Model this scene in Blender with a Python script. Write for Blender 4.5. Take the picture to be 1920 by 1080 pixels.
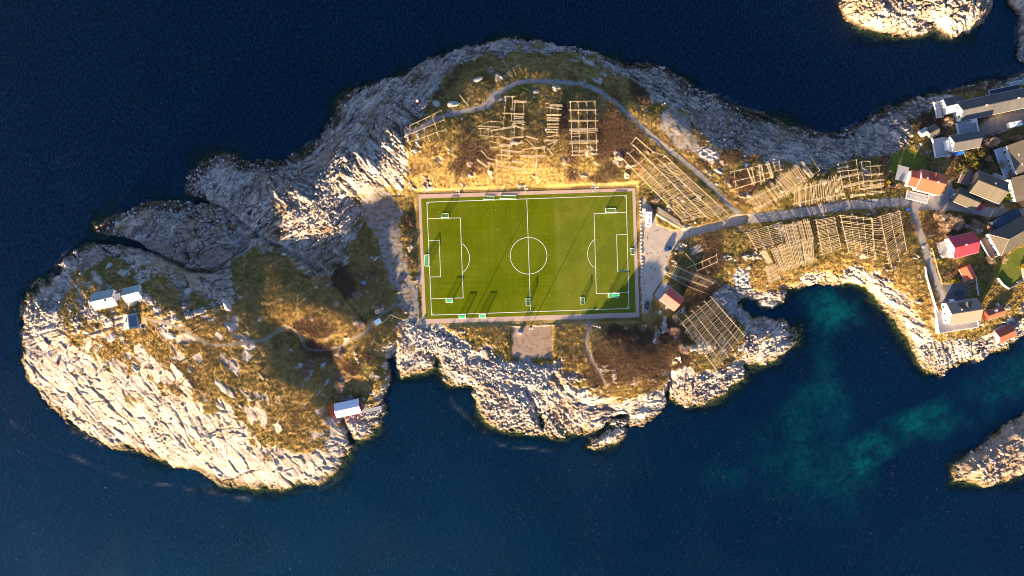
import bpy, bmesh, math, random
import numpy as np
from mathutils import Vector, Matrix, Quaternion
for o in list(bpy.data.objects): bpy.data.objects.remove(o)
S = bpy.context.scene
COL = S.collection
R = math.radians
rng = np.random.default_rng(7)
random.seed(7)

# ---------------------------------------------------------------- camera, sky, sun, exposure
CAMH = 340.0
MPP = 0.265                                  # metres per photo pixel at sea level
cam = bpy.data.cameras.new('camera'); camo = bpy.data.objects.new('camera', cam); COL.objects.link(camo)
camo.location = (0, 0, CAMH)
cam.sensor_width = 36.0; cam.lens = 36.0*CAMH/(1920*MPP)
cam.clip_start = 1.0; cam.clip_end = 20000
S.camera = camo
SUN_EL, SUN_AZ = 9.5, 207.0                  # elevation; azimuth clockwise from +Y
sd = Vector((math.sin(R(SUN_AZ))*math.cos(R(SUN_EL)), math.cos(R(SUN_AZ))*math.cos(R(SUN_EL)), math.sin(R(SUN_EL))))
W = bpy.data.worlds.new('World'); S.world = W; W.use_nodes = True
nt = W.node_tree
sky = nt.nodes.new('ShaderNodeTexSky'); sky.sky_type = 'NISHITA'; sky.sun_disc = False
sky.sun_elevation = R(SUN_EL); sky.sun_rotation = R(SUN_AZ)
bg = nt.nodes['Background']; wb = nt.nodes.new('ShaderNodeMix'); wb.data_type = 'RGBA'; wb.blend_type = 'MULTIPLY'; wb.inputs[0].default_value = 1.0; wb.inputs[7].default_value = (.78, .92, 1.34, 1)   # the photograph's warm white balance leaves the sky light bluer
nt.links.new(sky.outputs[0], wb.inputs[6]); nt.links.new(wb.outputs[2], bg.inputs[0]); bg.inputs[1].default_value = 0.055
L = bpy.data.lights.new('sun', 'SUN'); L.energy = 5.0; L.angle = R(0.5); L.color = (1.0, 0.73, 0.42)
lo = bpy.data.objects.new('sun', L); COL.objects.link(lo)
lo.rotation_euler = (-sd).to_track_quat('-Z', 'Y').to_euler()
S.view_settings.view_transform = 'Standard'; S.view_settings.look = 'None'
S.view_settings.exposure = 2.4; S.view_settings.gamma = 1.0; S.view_settings.use_curve_mapping = False
S.render.engine = 'CYCLES'
S.render.filter_size = 1.0; S.cycles.filter_width = 1.0; S.cycles.max_bounces = 4; S.cycles.diffuse_bounces = 2; S.cycles.transparent_max_bounces = 6
S.cycles.sample_clamp_indirect = 4.0; S.cycles.caustics_reflective = False; S.cycles.caustics_refractive = False

# ---------------------------------------------------------------- small helpers
def P(px, py, z):                            # the point at height z seen at photo pixel (px, py)
    k = MPP*(CAMH - z)/CAMH
    return Vector(((px - 960)*k, (540 - py)*k, z))
def tag(o, label=None, cat=None, group=None, kind=None):
    if label: o['label'] = label
    if cat: o['category'] = cat
    if group: o['group'] = group
    if kind: o['kind'] = kind
    return o
def link(name, me, mat=None, parent=None):
    o = bpy.data.objects.new(name, me); COL.objects.link(o)
    if mat is not None and me is not None and not me.materials: me.materials.append(mat)
    if parent is not None: o.parent = parent
    return o
def empty(name, loc, rz, label, cat, group=None):
    o = bpy.data.objects.new(name, None); COL.objects.link(o)
    o.location = loc; o.rotation_euler = (0, 0, rz); o.empty_display_size = .5
    return tag(o, label, cat, group)
def np_mesh(name, verts, faces, attrs=None, mat=None, smooth=False):
    """verts Nx3 float array, faces MxK int array (all the same size)"""
    me = bpy.data.meshes.new(name)
    n, (m, k) = len(verts), faces.shape
    me.vertices.add(n); me.vertices.foreach_set('co', np.ascontiguousarray(verts, np.float32).ravel())
    me.loops.add(m*k); me.loops.foreach_set('vertex_index', np.ascontiguousarray(faces, np.int32).ravel())
    me.polygons.add(m); me.polygons.foreach_set('loop_start', np.arange(0, m*k, k, dtype=np.int32))
    me.polygons.foreach_set('loop_total', np.full(m, k, np.int32))
    if smooth: me.polygons.foreach_set('use_smooth', np.ones(m, bool))
    for an, arr in (attrs or {}).items():
        a = me.attributes.new(an, 'FLOAT_COLOR', 'POINT'); a.data.foreach_set('color', np.ascontiguousarray(arr, np.float32).ravel())
    me.update(calc_edges=True)
    if mat: me.materials.append(mat)
    return me

# ---------------------------------------------------------------- node material helpers
class NT:
    def __init__(s, name, rough=.9, spec=.2):
        s.m = bpy.data.materials.new(name); s.m.use_nodes = True; s.t = s.m.node_tree
        s.b = s.t.nodes['Principled BSDF']; s.b.inputs['Roughness'].default_value = rough
        s.b.inputs['Specular IOR Level'].default_value = spec
    def n(s, t, **kw):
        x = s.t.nodes.new(t)
        for k, v in kw.items(): setattr(x, k, v)
        return x
    def l(s, a, b): s.t.links.new(a, b)
    def setin(s, sock, v):
        if isinstance(v, bpy.types.NodeSocket): s.l(v, sock)
        else: sock.default_value = (*v, 1) if isinstance(v, tuple) and len(v) == 3 and sock.type == 'RGBA' else v
    def coord(s, kind='Object', scale=None, rot=0.0):
        c = s.n('ShaderNodeTexCoord').outputs[kind]
        if scale:
            mp = s.n('ShaderNodeMapping'); mp.inputs['Scale'].default_value = scale; mp.inputs['Rotation'].default_value = (0, 0, rot)
            s.l(c, mp.inputs[0]); c = mp.outputs[0]
        return c
    def noise(s, scale, detail=4, rough=.6, vec=None, dist=0.0):
        x = s.n('ShaderNodeTexNoise'); x.inputs['Scale'].default_value = scale; x.inputs['Detail'].default_value = detail
        x.inputs['Roughness'].default_value = rough; x.inputs['Distortion'].default_value = dist
        s.l(vec if vec is not None else s.coord(), x.inputs['Vector']); return x.outputs[0]
    def ramp(s, fac, *stops):
        x = s.n('ShaderNodeValToRGB'); cr = x.color_ramp
        while len(cr.elements) < len(stops): cr.elements.new(.5)
        for e, (p, c) in zip(cr.elements, stops): e.position = p; e.color = (*c, 1) if isinstance(c, tuple) else (c, c, c, 1)
        s.l(fac, x.inputs[0]); return x.outputs[0]
    def mix(s, f, a, b, mode='MIX'):
        x = s.n('ShaderNodeMix', data_type='RGBA', blend_type=mode)
        s.setin(x.inputs[0], f); s.setin(x.inputs[6], a); s.setin(x.inputs[7], b); return x.outputs[2]
    def math(s, op, a, b=0.0, clamp=False):
        x = s.n('ShaderNodeMath', operation=op, use_clamp=clamp); s.setin(x.inputs[0], a); s.setin(x.inputs[1], b); return x.outputs[0]
    def attr(s, name):
        a = s.n('ShaderNodeAttribute', attribute_name=name); sp = s.n('ShaderNodeSeparateColor'); s.l(a.outputs['Color'], sp.inputs[0])
        return sp.outputs[0], sp.outputs[1], sp.outputs[2], a.outputs['Alpha']
    def bump(s, h, strength=.5, dist=.1):
        x = s.n('ShaderNodeBump'); x.inputs['Strength'].default_value = strength; x.inputs['Distance'].default_value = dist
        s.l(h, x.inputs['Height']); s.l(x.outputs[0], s.b.inputs['Normal'])
    def col(s, c): s.setin(s.b.inputs['Base Color'], c); return s
MATS = {}
def paint(name, c, var=.18, scale=.9, rough=.75, spec=.25, metal=0.0, dirt=None, seam=0.0):
    """a painted or weathered solid: the colour, broken up by two sizes of noise"""
    if name in MATS: return MATS[name]
    t = NT(name, rough, spec); t.b.inputs['Metallic'].default_value = metal
    n1 = t.noise(scale, 5, .65); n2 = t.noise(scale*7, 3, .6)
    lo_ = tuple(x*(1 - var) for x in c); hi = tuple(min(.95, x*(1 + var)) for x in c)
    a = t.ramp(n1, (.3, lo_), (.7, hi))
    a = t.mix(.35, a, t.ramp(n2, (.35, tuple(x*(1 - 1.6*var) for x in c)), (.65, hi)))
    if seam:                                  # sheets laid side by side, none quite the same shade
        sx = t.n('ShaderNodeSeparateXYZ'); t.l(t.coord(), sx.inputs[0]); wn = t.n('ShaderNodeTexWhiteNoise', noise_dimensions='1D')
        t.l(t.math('FLOOR', t.math('DIVIDE', sx.outputs[0], seam)), wn.inputs['W'])
        a = t.mix(t.ramp(wn.outputs[0], (0.0, .28), (1.0, 0.0)), a, tuple(x*.45 for x in c))
        fr = t.math('FRACT', t.math('DIVIDE', sx.outputs[0], seam)); a = t.mix(t.ramp(fr, (.0, .55), (.10, 0.0)), a, tuple(x*.4 for x in c))
    if dirt: a = t.mix(t.math('MULTIPLY', t.ramp(n1, (.52, 0.0), (.72, 1.0)), .55), a, dirt)
    t.col(a); MATS[name] = t.m; return t.m

# ---------------------------------------------------------------- numpy noise
_T = rng.random((16, 512, 512)).astype(np.float32)
def vnoise(x, y, seed):
    t = _T[seed % 16]; o = (seed*37) & 511
    xi = np.floor(x); yi = np.floor(y); fx = (x - xi).astype(np.float32); fy = (y - yi).astype(np.float32)
    xi = (xi.astype(np.int32) + o) & 511; yi = (yi.astype(np.int32) + 3*o) & 511; x1 = (xi + 1) & 511; y1 = (yi + 1) & 511
    fx = fx*fx*(3 - 2*fx); fy = fy*fy*(3 - 2*fy)
    a = t[xi, yi]; b = t[x1, yi]; c = t[xi, y1]; d = t[x1, y1]
    return (a + (b - a)*fx)*(1 - fy) + (c + (d - c)*fx)*fy
def fbm(x, y, seed, oct=4, gain=.5):
    r = np.zeros(len(x), np.float32); a, s, f = 1.0, 0.0, 1.0
    for i in range(oct):
        r += a*(vnoise(x*f + 13.7*i, y*f - 7.1*i, seed + i) - .5); s += a; a *= gain; f *= 2.03
    return r/s*2                              # about -1..1
def worley(u, v, seed):
    """nearest and second nearest jittered lattice point, offset to the nearest and its three random numbers"""
    iu = np.floor(u).astype(np.int32); iv = np.floor(v).astype(np.int32)
    n = len(u); f1 = np.full(n, 9., np.float32); f2 = np.full(n, 9., np.float32)
    bu = np.zeros(n, np.float32); bv = np.zeros(n, np.float32); cu = np.zeros(n, np.int32); cv = np.zeros(n, np.int32)
    A, B = _T[seed % 16], _T[(seed + 5) % 16]
    for i in (-1, 0, 1):
        for j in (-1, 0, 1):
            a = (iu + i); b = (iv + j); am = (a + 91*seed) & 511; bm = (b + 57*seed) & 511
            du = u - (a + .12 + .76*A[am, bm]); dv = v - (b + .12 + .76*B[am, bm])
            d = np.sqrt(du*du + dv*dv).astype(np.float32)
            near = d < f1
            f2 = np.where(near, f1, np.minimum(f2, d)); f1 = np.where(near, d, f1)
            bu = np.where(near, du, bu); bv = np.where(near, dv, bv); cu = np.where(near, am, cu); cv = np.where(near, bm, cv)
    r = [_T[(seed + k) % 16][cv, cu] for k in (2, 7, 11)]
    return f1, f2, bu, bv, r
def sstep(a, b, x):
    t = np.clip((x - a)/(b - a), 0, 1); return t*t*(3 - 2*t)

# ---------------------------------------------------------------- plan of the place, traced in photo pixels
MAIN = [(262,458),(225,455),(195,452),(160,455),(135,468),(110,492),(95,510),(70,530),(52,545),(45,570),(40,600),(44,625),(45,650),(42,680),(52,705),(66,725),(78,745),(95,765),(115,780),(128,798),(150,812),(180,828),(215,843),(250,850),(285,858),(330,872),(365,880),(385,895),(410,912),(445,918),(480,915),(510,914),(545,916),(565,906),(598,908),(625,890),(640,868),(655,850),(665,828),(690,818),(715,795),(728,772),(722,748),(733,725),(737,702),(733,688),(728,674),(736,671),(742,680),(747,692),(752,711),(770,705),(800,697),(815,690),(820,672),(824,695),(832,711),(850,722),(880,728),(885,745),(893,770),(915,795),(945,808),(985,812),(1015,815),(1050,822),(1085,815),(1120,808),(1150,800),(1180,800),(1215,795),(1240,772),(1252,747),(1265,755),(1290,765),(1320,758),(1350,745),(1375,725),(1395,700),(1398,685),(1430,680),(1460,668),(1485,650),(1498,630),(1495,610),(1475,600),(1440,598),(1410,594),(1392,582),(1385,570),(1390,560),(1405,560),(1420,570),(1432,578),(1450,573),(1470,565),(1478,545),(1510,538),(1550,535),(1590,533),(1620,537),(1635,555),(1650,572),(1665,590),(1680,610),(1695,630),(1710,655),(1722,680),(1740,700),(1765,705),(1780,690),(1810,682),(1835,675),(1855,662),(1880,655),(1905,640),(1925,625),(2000,585),(2120,540),(2120,90),(1990,110),(1930,133),(1905,140),(1880,145),(1840,150),(1800,160),(1770,172),(1740,175),(1715,185),(1680,193),(1650,203),(1620,220),(1600,240),(1560,250),(1530,248),(1510,240),(1480,232),(1440,218),(1400,205),(1370,190),(1340,180),(1310,165),(1280,145),(1250,128),(1215,118),(1180,120),(1150,112),(1110,97),(1060,88),(1030,78),(980,70),(940,72),(890,82),(850,95),(810,105),(780,125),(745,140),(700,155),(680,155),(650,170),(632,190),(625,220),(610,245),(590,262),(560,285),(530,300),(500,300),(470,305),(450,298),(430,288),(400,292),(375,305),(355,322),(347,345),(350,362),(372,374),(350,379),(320,378),(280,378),(240,390),(205,408),(178,425),(172,433),(190,440),(225,447),(258,453)]
ISLET = [(1098,838),(1108,822),(1128,812),(1138,800),(1148,782),(1180,780),(1172,818),(1158,830),(1140,838),(1115,845)]
SK_N = [(1568,-90),(1574,25),(1600,46),(1640,62),(1680,68),(1720,71),(1745,60),(1748,48),(1765,67),(1790,71),(1815,61),(1840,49),(1858,24),(1862,-90)]
SK_NE = [(1872,-90),(1888,8),(1912,28),(1906,55),(1908,88),(1903,104),(1914,118),(1960,95),(2120,60),(2120,-90)]
SK_E = [(2120,680),(1960,752),(1920,776),(1892,790),(1862,814),(1832,838),(1800,864),(1786,884),(1790,899),(1820,908),(1860,909),(1890,896),(1920,885),(2120,840)]
LAND = [MAIN, ISLET, SK_N, SK_NE, SK_E]
GX0, GX1, GY0, GY1, GS = -180, 2100, -160, 1240, 4.0          # coarse map grid in photo pixels
cgx = np.arange(GX0, GX1 + 1, GS); cgy = np.arange(GY0, GY1 + 1, GS); CX, CY = np.meshgrid(cgx, cgy); CSH = CX.shape
def seg_d2(x0, y0, x1, y1, X, Y):
    dx, dy = x1 - x0, y1 - y0; t = np.clip(((X - x0)*dx + (Y - y0)*dy)/(dx*dx + dy*dy + 1e-9), 0, 1)
    return (X - x0 - t*dx)**2 + (Y - y0 - t*dy)**2
def sdf(polys):                                               # positive inside, in pixels
    d2 = np.full(CSH, 1e9); ins = np.zeros(CSH, bool)
    for p in polys:
        c = np.zeros(CSH, bool)
        for (x0, y0), (x1, y1) in zip(p, p[1:] + p[:1]):
            d2 = np.minimum(d2, seg_d2(x0, y0, x1, y1, CX, CY))
            if y0 != y1: c ^= ((CY > min(y0, y1)) & (CY <= max(y0, y1)) & (CX < x0 + (CY - y0)*(x1 - x0)/(y1 - y0)))
        ins |= c
    return np.where(ins, 1, -1)*np.sqrt(d2)
def ldist(lines):                                             # distance to polylines
    d2 = np.full(CSH, 1e9)
    for p in lines:
        for (x0, y0), (x1, y1) in zip(p, p[1:]): d2 = np.minimum(d2, seg_d2(x0, y0, x1, y1, CX, CY))
    return np.sqrt(d2)
def samp(m, px, py):                                          # bilinear sample of a coarse map
    fx = np.clip((px - GX0)/GS, 0, CSH[1] - 1.001); fy = np.clip((py - GY0)/GS, 0, CSH[0] - 1.001)
    ix = fx.astype(np.int32); iy = fy.astype(np.int32); fx = fx - ix; fy = fy - iy
    return ((m[iy, ix]*(1 - fx) + m[iy, ix + 1]*fx)*(1 - fy) + (m[iy + 1, ix]*(1 - fx) + m[iy + 1, ix + 1]*fx)*fy).astype(np.float32)

# land heights (photo x, photo y, metres)
HPTS = [(200,470,3),(120,520,3),(70,570,4),(60,640,4),(75,710,3.5),(110,760,2.5),(160,800,2.5),(230,825,2.5),(300,845,2.5),(380,870,2.5),(450,890,2.5),(540,895,2.5),(610,880,2.5),(650,820,3),
 (150,520,9),(240,490,9),(310,490,8),(120,600,12),(200,560,17),(245,600,19),(290,540,21),(340,590,22),(400,560,19),(430,600,17),(300,650,19),(400,640,17),(200,650,15),(130,680,9),(200,720,11),(300,740,13),(380,760,12),(460,740,12.5),(500,660,14),(460,700,14),(250,790,7),(340,810,7),(420,830,7),(500,860,5.5),(560,830,6.5),(600,850,4),(520,780,10.5),(530,710,12.8),(580,735,10.8),(600,780,8),(560,760,10),
 (545,650,8),(570,680,7),(600,690,5.5),(620,730,4),(650,765,3),(690,770,2),(680,690,8),(710,650,8),(700,720,6),(640,640,9),
 (250,420,4),(300,410,6),(350,410,9),(330,450,5),(290,440,4),(400,440,9),(400,500,7),(360,490,6),(440,430,5),(470,480,9),(500,500,11),(540,540,13),(580,560,14),(620,580,14),(650,600,12),(690,605,9),(560,590,14),(480,560,13),(500,600,13),
 (640,520,6.5),(690,540,5.5),(730,560,5),(600,500,6),(560,470,8),(480,400,9),(430,350,6),(390,330,4),(360,350,2),(420,300,2),(500,310,4),(520,350,10),(560,370,13),(550,330,9),(600,300,8),(560,300,3),(610,390,13),(650,330,17),(690,290,19),(740,250,19),(700,240,12),(650,230,5),(640,190,2.5),(680,180,3),(700,340,14),(740,310,15),(670,365,8),(720,355,6),(760,335,9),(640,430,9),(660,470,7),
 (710,400,5.3),(710,470,5.2),(760,430,5),(760,500,5),(780,580,5),
 (790,200,17),(800,150,9),(770,140,4),(840,120,9),(870,180,16),(900,140,14),(900,90,4),(950,100,9),(960,130,13),(1000,80,3.5),(1000,110,11),(1060,110,9),(1100,130,9),(1060,160,13),(980,160,14),(920,200,15),(850,210,16),(1140,190,12),(1150,140,7),(1190,140,5),
 (830,260,16),(830,300,13),(790,345,8),(850,330,9),(900,300,13.5),(950,250,15),(1000,220,14.5),(950,325,10),(1000,310,12.5),(1050,320,11),(1080,240,14),(1130,260,12),(1130,320,9),(1170,340,6.5),
 (800,357,5.2),(880,352,5.2),(990,347,5.2),(1100,343,5.2),(1180,345,5.2),
 (1190,200,12.5),(1250,180,9.5),(1230,150,5),(1300,185,5),(1290,240,11),(1240,250,10.5),(1330,230,7),(1380,220,4),(1340,270,9.5),(1410,240,4),(1420,280,8),(1500,260,4),(1500,290,8),(1560,280,5),(1230,310,8),(1280,320,8.5),(1330,330,8.5),(1370,380,7),(1390,350,8.5),(1450,330,9.5),(1520,330,9.5),(1600,320,9),(1650,290,7),(1600,265,4),(1650,230,4),(1700,220,6),(1700,190,2.5),(1250,380,6.2),(1300,400,6),(1350,410,6.3),
 (1400,410,6.6),(1500,392,7.4),(1600,382,8.2),(1700,380,9),(1800,385,9),(1900,400,9.2),(1740,300,8.5),(1680,310,8.5),(1750,245,8.5),(1800,220,9),(1900,190,8),(1850,240,9),(1900,150,3),(1830,165,3.5),(1760,185,3),(1850,300,9.5),(1900,300,9.5),(2050,250,9),(2050,420,9),(2050,500,6),
 (1210,400,5.3),(1230,470,5.3),(1215,560,5.2),(1260,440,5.6),(1330,430,6),(1270,560,5.2),(1300,470,5.8),(1330,510,4.5),(1300,530,4.8),(1380,480,6),(1400,540,4),(1440,470,7),(1450,530,5),(1500,500,6),(1520,525,3.5),(1560,450,8),(1580,515,5),(1640,440,8.5),(1640,500,7.5),(1690,520,8),(1680,570,5),(1700,600,5),(1720,650,3.5),(1700,450,8.6),(1720,440,9),(1740,540,8.6),(1760,600,7),(1780,640,4.5),(1820,655,4),(1810,560,8.5),(1850,620,5),(1860,590,7),(1890,625,3.5),(1880,560,7.5),(1900,500,8.5),(1810,460,9),(1850,530,8.4),
 (800,620,4.6),(870,615,4.9),(950,612,4.9),(1050,610,5),(1130,612,7.2),(1180,608,7.6),(1145,640,11.2),(1195,632,8.6),(1090,650,6.5),(1225,620,6.4),(1240,650,8),(780,640,4),(790,670,3),(860,660,3.5),(880,700,3),(940,690,4.2),(920,740,3.5),(1000,640,4.6),(1000,685,4.4),(960,760,3.5),(1000,790,2.5),(1060,740,5.5),(1080,790,3),(1130,740,6.5),(1150,780,4),(1200,760,4),(1200,700,8),(1250,710,5),(1300,650,6.5),(1280,600,5),(1340,590,4.5),(1380,610,4),(1350,660,5.5),(1330,710,4.5),(1380,680,3),(1440,630,4.5),(1470,630,3),(1400,590,2),
 (1620,20,8),(1680,35,8),(1700,-40,10),(1760,20,7),(1800,30,8),(1830,0,8),(1750,55,2),(1930,0,5),(1940,80,4),(1900,860,4.5),(1850,870,4.5),(1820,885,3),(1960,800,6),(1130,825,2.5)]
hp = np.array(HPTS, float); hx, hy, hz = hp[:,0]/100, hp[:,1]/100, hp[:,2]
def tps(r2): return .5*r2*np.log(r2 + 1e-9)
K = tps((hx[:,None]-hx)**2 + (hy[:,None]-hy)**2) + np.eye(len(hx))*.004
Pm = np.stack([np.ones_like(hx), hx, hy], 1)
A_ = np.block([[K, Pm], [Pm.T, np.zeros((3, 3))]])
wgt = np.linalg.solve(A_, np.concatenate([hz, np.zeros(3)]))
MACRO = wgt[-3] + wgt[-2]*CX/100 + wgt[-1]*CY/100
for k_ in range(len(hx)): MACRO += wgt[k_]*tps((CX/100 - hx[k_])**2 + (CY/100 - hy[k_])**2)
MACRO = np.clip(MACRO, 0.8, 24)
DL = sdf(LAND)
FLAT_PITCH = sdf([[(780,360),(1192,346),(1203,600),(792,612)]])
CARP = [(1203,366),(1222,388),(1232,420),(1262,432),(1290,428),(1330,420),(1380,405),(1405,402),(1400,418),(1345,432),(1300,442),(1275,452),(1258,475),(1247,510),(1238,535),(1225,556),(1218,585),(1204,592),(1198,480)]
COURT = [(958,611),(1036,608),(1034,672),(960,672)]
GRAVEL = [(672,358),(700,352),(730,372),(752,402),(742,430),(748,470),(758,510),(770,535),(788,540),(790,605),(778,600),(770,578),(750,570),(748,545),(735,520),(722,480),(708,440),(690,400)]
PATIO = [(1225,553),(1243,526),(1262,540),(1240,572)]
DRIVE = [(1757,533),(1800,531),(1815,535),(1815,562),(1775,572),(1764,572)]
YARD = [(1830,243),(1842,224),(1925,203),(2050,180),(2050,200),(1925,233),(1850,256),(1838,262)]
LAWNS = {'ne': [(1664,318),(1672,288),(1700,278),(1730,290),(1740,305),(1715,318),(1698,315),(1694,345),(1680,345)], 'e': [(1864,500),(1876,482),(1900,470),(1922,462),(1960,470),(1950,520),(1916,522),(1890,540),(1872,524)], 's': [(1842,470),(1860,440),(1895,418),(1900,440),(1878,455),(1874,478),(1862,496),(1848,492)], 'w': [(1788,345),(1796,330),(1812,327),(1812,345),(1796,362)], 'f': [(1884,355),(1900,345),(1912,362),(1900,385),(1886,378)]}
ROAD = [(1385,411),(1430,408),(1480,402),(1540,392),(1600,384),(1660,380),(1712,378),(1760,378),(1800,388),(1850,398),(1900,401),(2060,402)]
ROAD2 = [(1712,390),(1716,410),(1726,440),(1736,475),(1748,510),(1760,540),(1768,565)]
FORE = [(1700,372),(1718,366),(1745,366),(1770,360),(1780,330),(1786,350),(1792,372),(1800,396),(1720,394)]
TRACK = [(1386,404),(1360,378),(1340,355),(1310,325),(1270,293),(1225,258),(1185,222),(1150,190),(1120,168),(1085,157),(1040,153),(1000,152),(970,155),(945,168),(925,185),(905,202),(870,209),(840,214),(815,224),(790,240),(770,250)]
FANT = [(925,170),(945,168),(920,205),(890,210)]
PATH_W = [(750,565),(735,575),(715,590),(700,605),(690,620),(672,630),(655,640),(640,650),(610,657),(582,656),(572,648),(563,630),(550,617),(537,612),(520,622),(495,638),(460,643),(420,648),(390,645),(365,632),(350,622),(330,612),(300,603),(268,596)]
PATH_S = [(1108,602),(1104,622),(1098,640),(1103,660),(1115,685),(1130,710),(1138,722)]
TRAIL = [(1384,436),(1400,462),(1418,486),(1436,512)]
d_road, d_road2, d_track, d_pw, d_ps = (ldist([q]) for q in (ROAD, ROAD2, TRACK, PATH_W, PATH_S))
s_car, s_court, s_patio, s_drive, s_yard, s_fore, s_fant = (sdf([q]) for q in (CARP, COURT, PATIO, DRIVE, YARD, FORE, FANT))
s_grav = sdf([GRAVEL, [(1240,205),(1262,200),(1295,215),(1320,262),(1306,284),(1280,280),(1262,262),(1240,240)]])
s_lawn = {k: sdf([v]) for k, v in LAWNS.items()}
VEG_A = [(135,505),(190,482),(280,492),(335,530),(425,580),(560,600),(640,640),(730,640),(728,735),(690,765),(640,755),(618,780),(608,845),(545,846),(490,830),(440,790),(380,775),(320,745),(290,735),(240,712),(190,695),(140,668),(112,620),(108,560)]
VEG_B = [(445,600),(430,520),(428,482),(470,465),(520,470),(560,492),(620,520),(640,480),(668,440),(676,400),(660,368),(690,350),(750,352),(760,300),(752,262),(790,205),(815,150),(850,118),(900,100),(960,90),(1050,92),(1120,112),(1180,140),(1230,182),(1262,205),(1318,242),(1350,270),(1400,285),(1450,300),(1530,312),(1600,292),(1650,296),(1690,270),(1722,222),(1780,172),(1880,158),(2120,130),(2120,520),(1960,590),(1900,605),(1850,632),(1790,648),(1740,640),(1715,590),(1690,545),(1650,515),(1600,505),(1540,515),(1490,530),(1430,548),(1402,538),(1352,545),(1340,545),(1394,612),(1388,668),(1342,702),(1290,694),(1258,702),(1240,738),(1170,752),(1120,745),(1060,715),(1042,684),(960,682),(905,660),(880,650),(850,625),(800,614),(772,600),(752,610),(730,650),(700,690),(660,700),(640,680),(600,690),(540,690),(480,660)]
s_va, s_vb = sdf([VEG_A]), sdf([VEG_B])
RUB_W = [[(765,600),(800,620),(850,640),(890,655),(870,680),(820,660),(780,650),(760,630)], [(900,680),(960,682),(1040,690),(1010,730),(940,715),(900,700)], [(940,735),(985,730),(1005,760),(985,775)], [(1300,270),(1330,278),(1350,300),(1330,312),(1312,296)]]
RUB_G = [[(1335,548),(1360,553),(1395,578),(1412,592),(1390,602),(1370,590)], [(1380,500),(1400,510),(1410,545),(1385,555),(1375,525)]]
s_rw, s_rg = sdf(RUB_W), sdf(RUB_G)
def blobs(lst):
    m = np.zeros(CSH)
    for x, y, a, b in lst: m = np.maximum(m, np.exp(-(((CX - x)/a)**2 + ((CY - y)/b)**2)**1.5))
    return m
m_brush = blobs([(1130,275,32,60),(1064,250,12,50),(880,285,34,34),(1100,330,60,14),(1150,665,70,46),(1225,655,60,48),(1190,620,80,16),(640,545,34,24),(600,615,46,20),(1215,165,30,26),(1300,545,36,40),(1330,490,40,26),(1400,352,40,12),(1370,300,60,18),(1160,240,20,60),(600,672,34,18),(640,706,26,24),(1180,270,30,30),(1760,420,60,16),(1840,260,30,50),(1800,300,30,36),(1330,450,20,10),(1100,700,50,20),(240,700,20,14),(1740,230,40,40),(1225,390,20,26)])
m_green = blobs([(548,640,22,18),(460,470,24,12),(600,490,16,10),(1250,345,60,40),(1320,370,40,30),(1480,460,60,50),(1600,440,90,40),(1560,370,100,20),(960,170,40,20),(1080,160,30,14),(1550,490,40,20),(1250,400,16,8),(1280,555,22,24),(1265,635,10,8),(520,650,14,10),(870,230,34,12),(800,190,30,14),(700,350,30,14),(680,700,20,12),(1250,210,30,18),(880,120,50,20),(1640,360,40,14),(1862,295,40,34),(1835,250,16,10),(1700,300,50,34),(1850,520,40,40),(1300,430,40,8),(660,390,20,50)])
m_gold = blobs([(695,545,44,40),(600,690,70,40),(680,620,50,30),(500,560,60,50),(1150,690,70,40),(960,120,90,24),(880,330,140,18),(1020,332,160,18),(1150,340,60,14),(1330,290,50,24),(1400,380,40,20),(800,300,60,50),(1000,290,120,50),(1700,600,60,100),(1560,510,90,20),(1450,520,60,40),(1850,560,80,60),(330,660,110,80),(560,720,60,90),(600,590,80,30),(1200,720,80,40),(1080,640,40,60),(900,620,60,20),(1230,270,60,40)])
CARVE = [([(185,449),(225,452),(262,459),(295,482),(347,507),(400,512)], 5.5, 5.0), ([(372,376),(415,392),(440,410),(480,438),(520,464),(560,486),(595,508)], 6, 2.6), ([(735,668),(740,650),(740,630)], 6, 2.4), ([(560,515),(590,520)], 4, 1.5), ([(640,790),(652,812),(660,830)], 6, 3.0), ([(1258,690),(1256,720),(1253,745)], 4, 3.0), ([(985,735),(1010,770),(1020,800)], 5, 2.5), ([(628,530),(645,555),(668,592),(680,606)], 4, 1.5), ([(1310,300),(1332,318)], 4, 1.0), ([(345,470),(352,490)], 6, 3)]
M_SHELF = blobs([(1688,610,26,70),(1735,695,34,24),(1890,655,60,14),(930,800,60,26),(780,708,60,14),(1425,688,60,20),(1330,765,50,14),(1505,645,24,50),(1700,76,140,18),(1830,908,80,16),(700,822,30,24),(480,922,120,10),(1480,240,60,14),(370,290,60,14),(1800,880,30,24),(640,170,40,30)])
# ---------------------------------------------------------------- the terrain as one height field
STEP = 0.36
gx = np.arange(-300, 300, STEP, dtype=np.float32); gy = np.arange(-178, 178, STEP, dtype=np.float32)
NX, NY = len(gx), len(gy)
GXX, GYY = np.meshgrid(gx, gy)
PXa = 960 + GXX/MPP; PYa = 540 - GYY/MPP
for _ in range(3):
    hm = np.clip(samp(MACRO, PXa, PYa), 0, 24)*sstep(-2, 30, samp(DL, PXa, PYa))
    kk = MPP*(CAMH - hm)/CAMH; PXa = 960 + GXX/kk; PYa = 540 - GYY/kk
dl0 = samp(DL, PXa, PYa)
ACT = dl0 > -75
X = GXX[ACT]; Y = GYY[ACT]; px = PXa[ACT].astype(np.float32); py = PYa[ACT].astype(np.float32)
rag = 6.5*fbm(X/9, Y/9, 1, 3) + 4.6*fbm(X/2.8, Y/2.8, 4, 3) + 1.6*fbm(X/.9, Y/.9, 7, 2)
dl = dl0[ACT] + rag*sstep(-40, 0, dl0[ACT])
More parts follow.
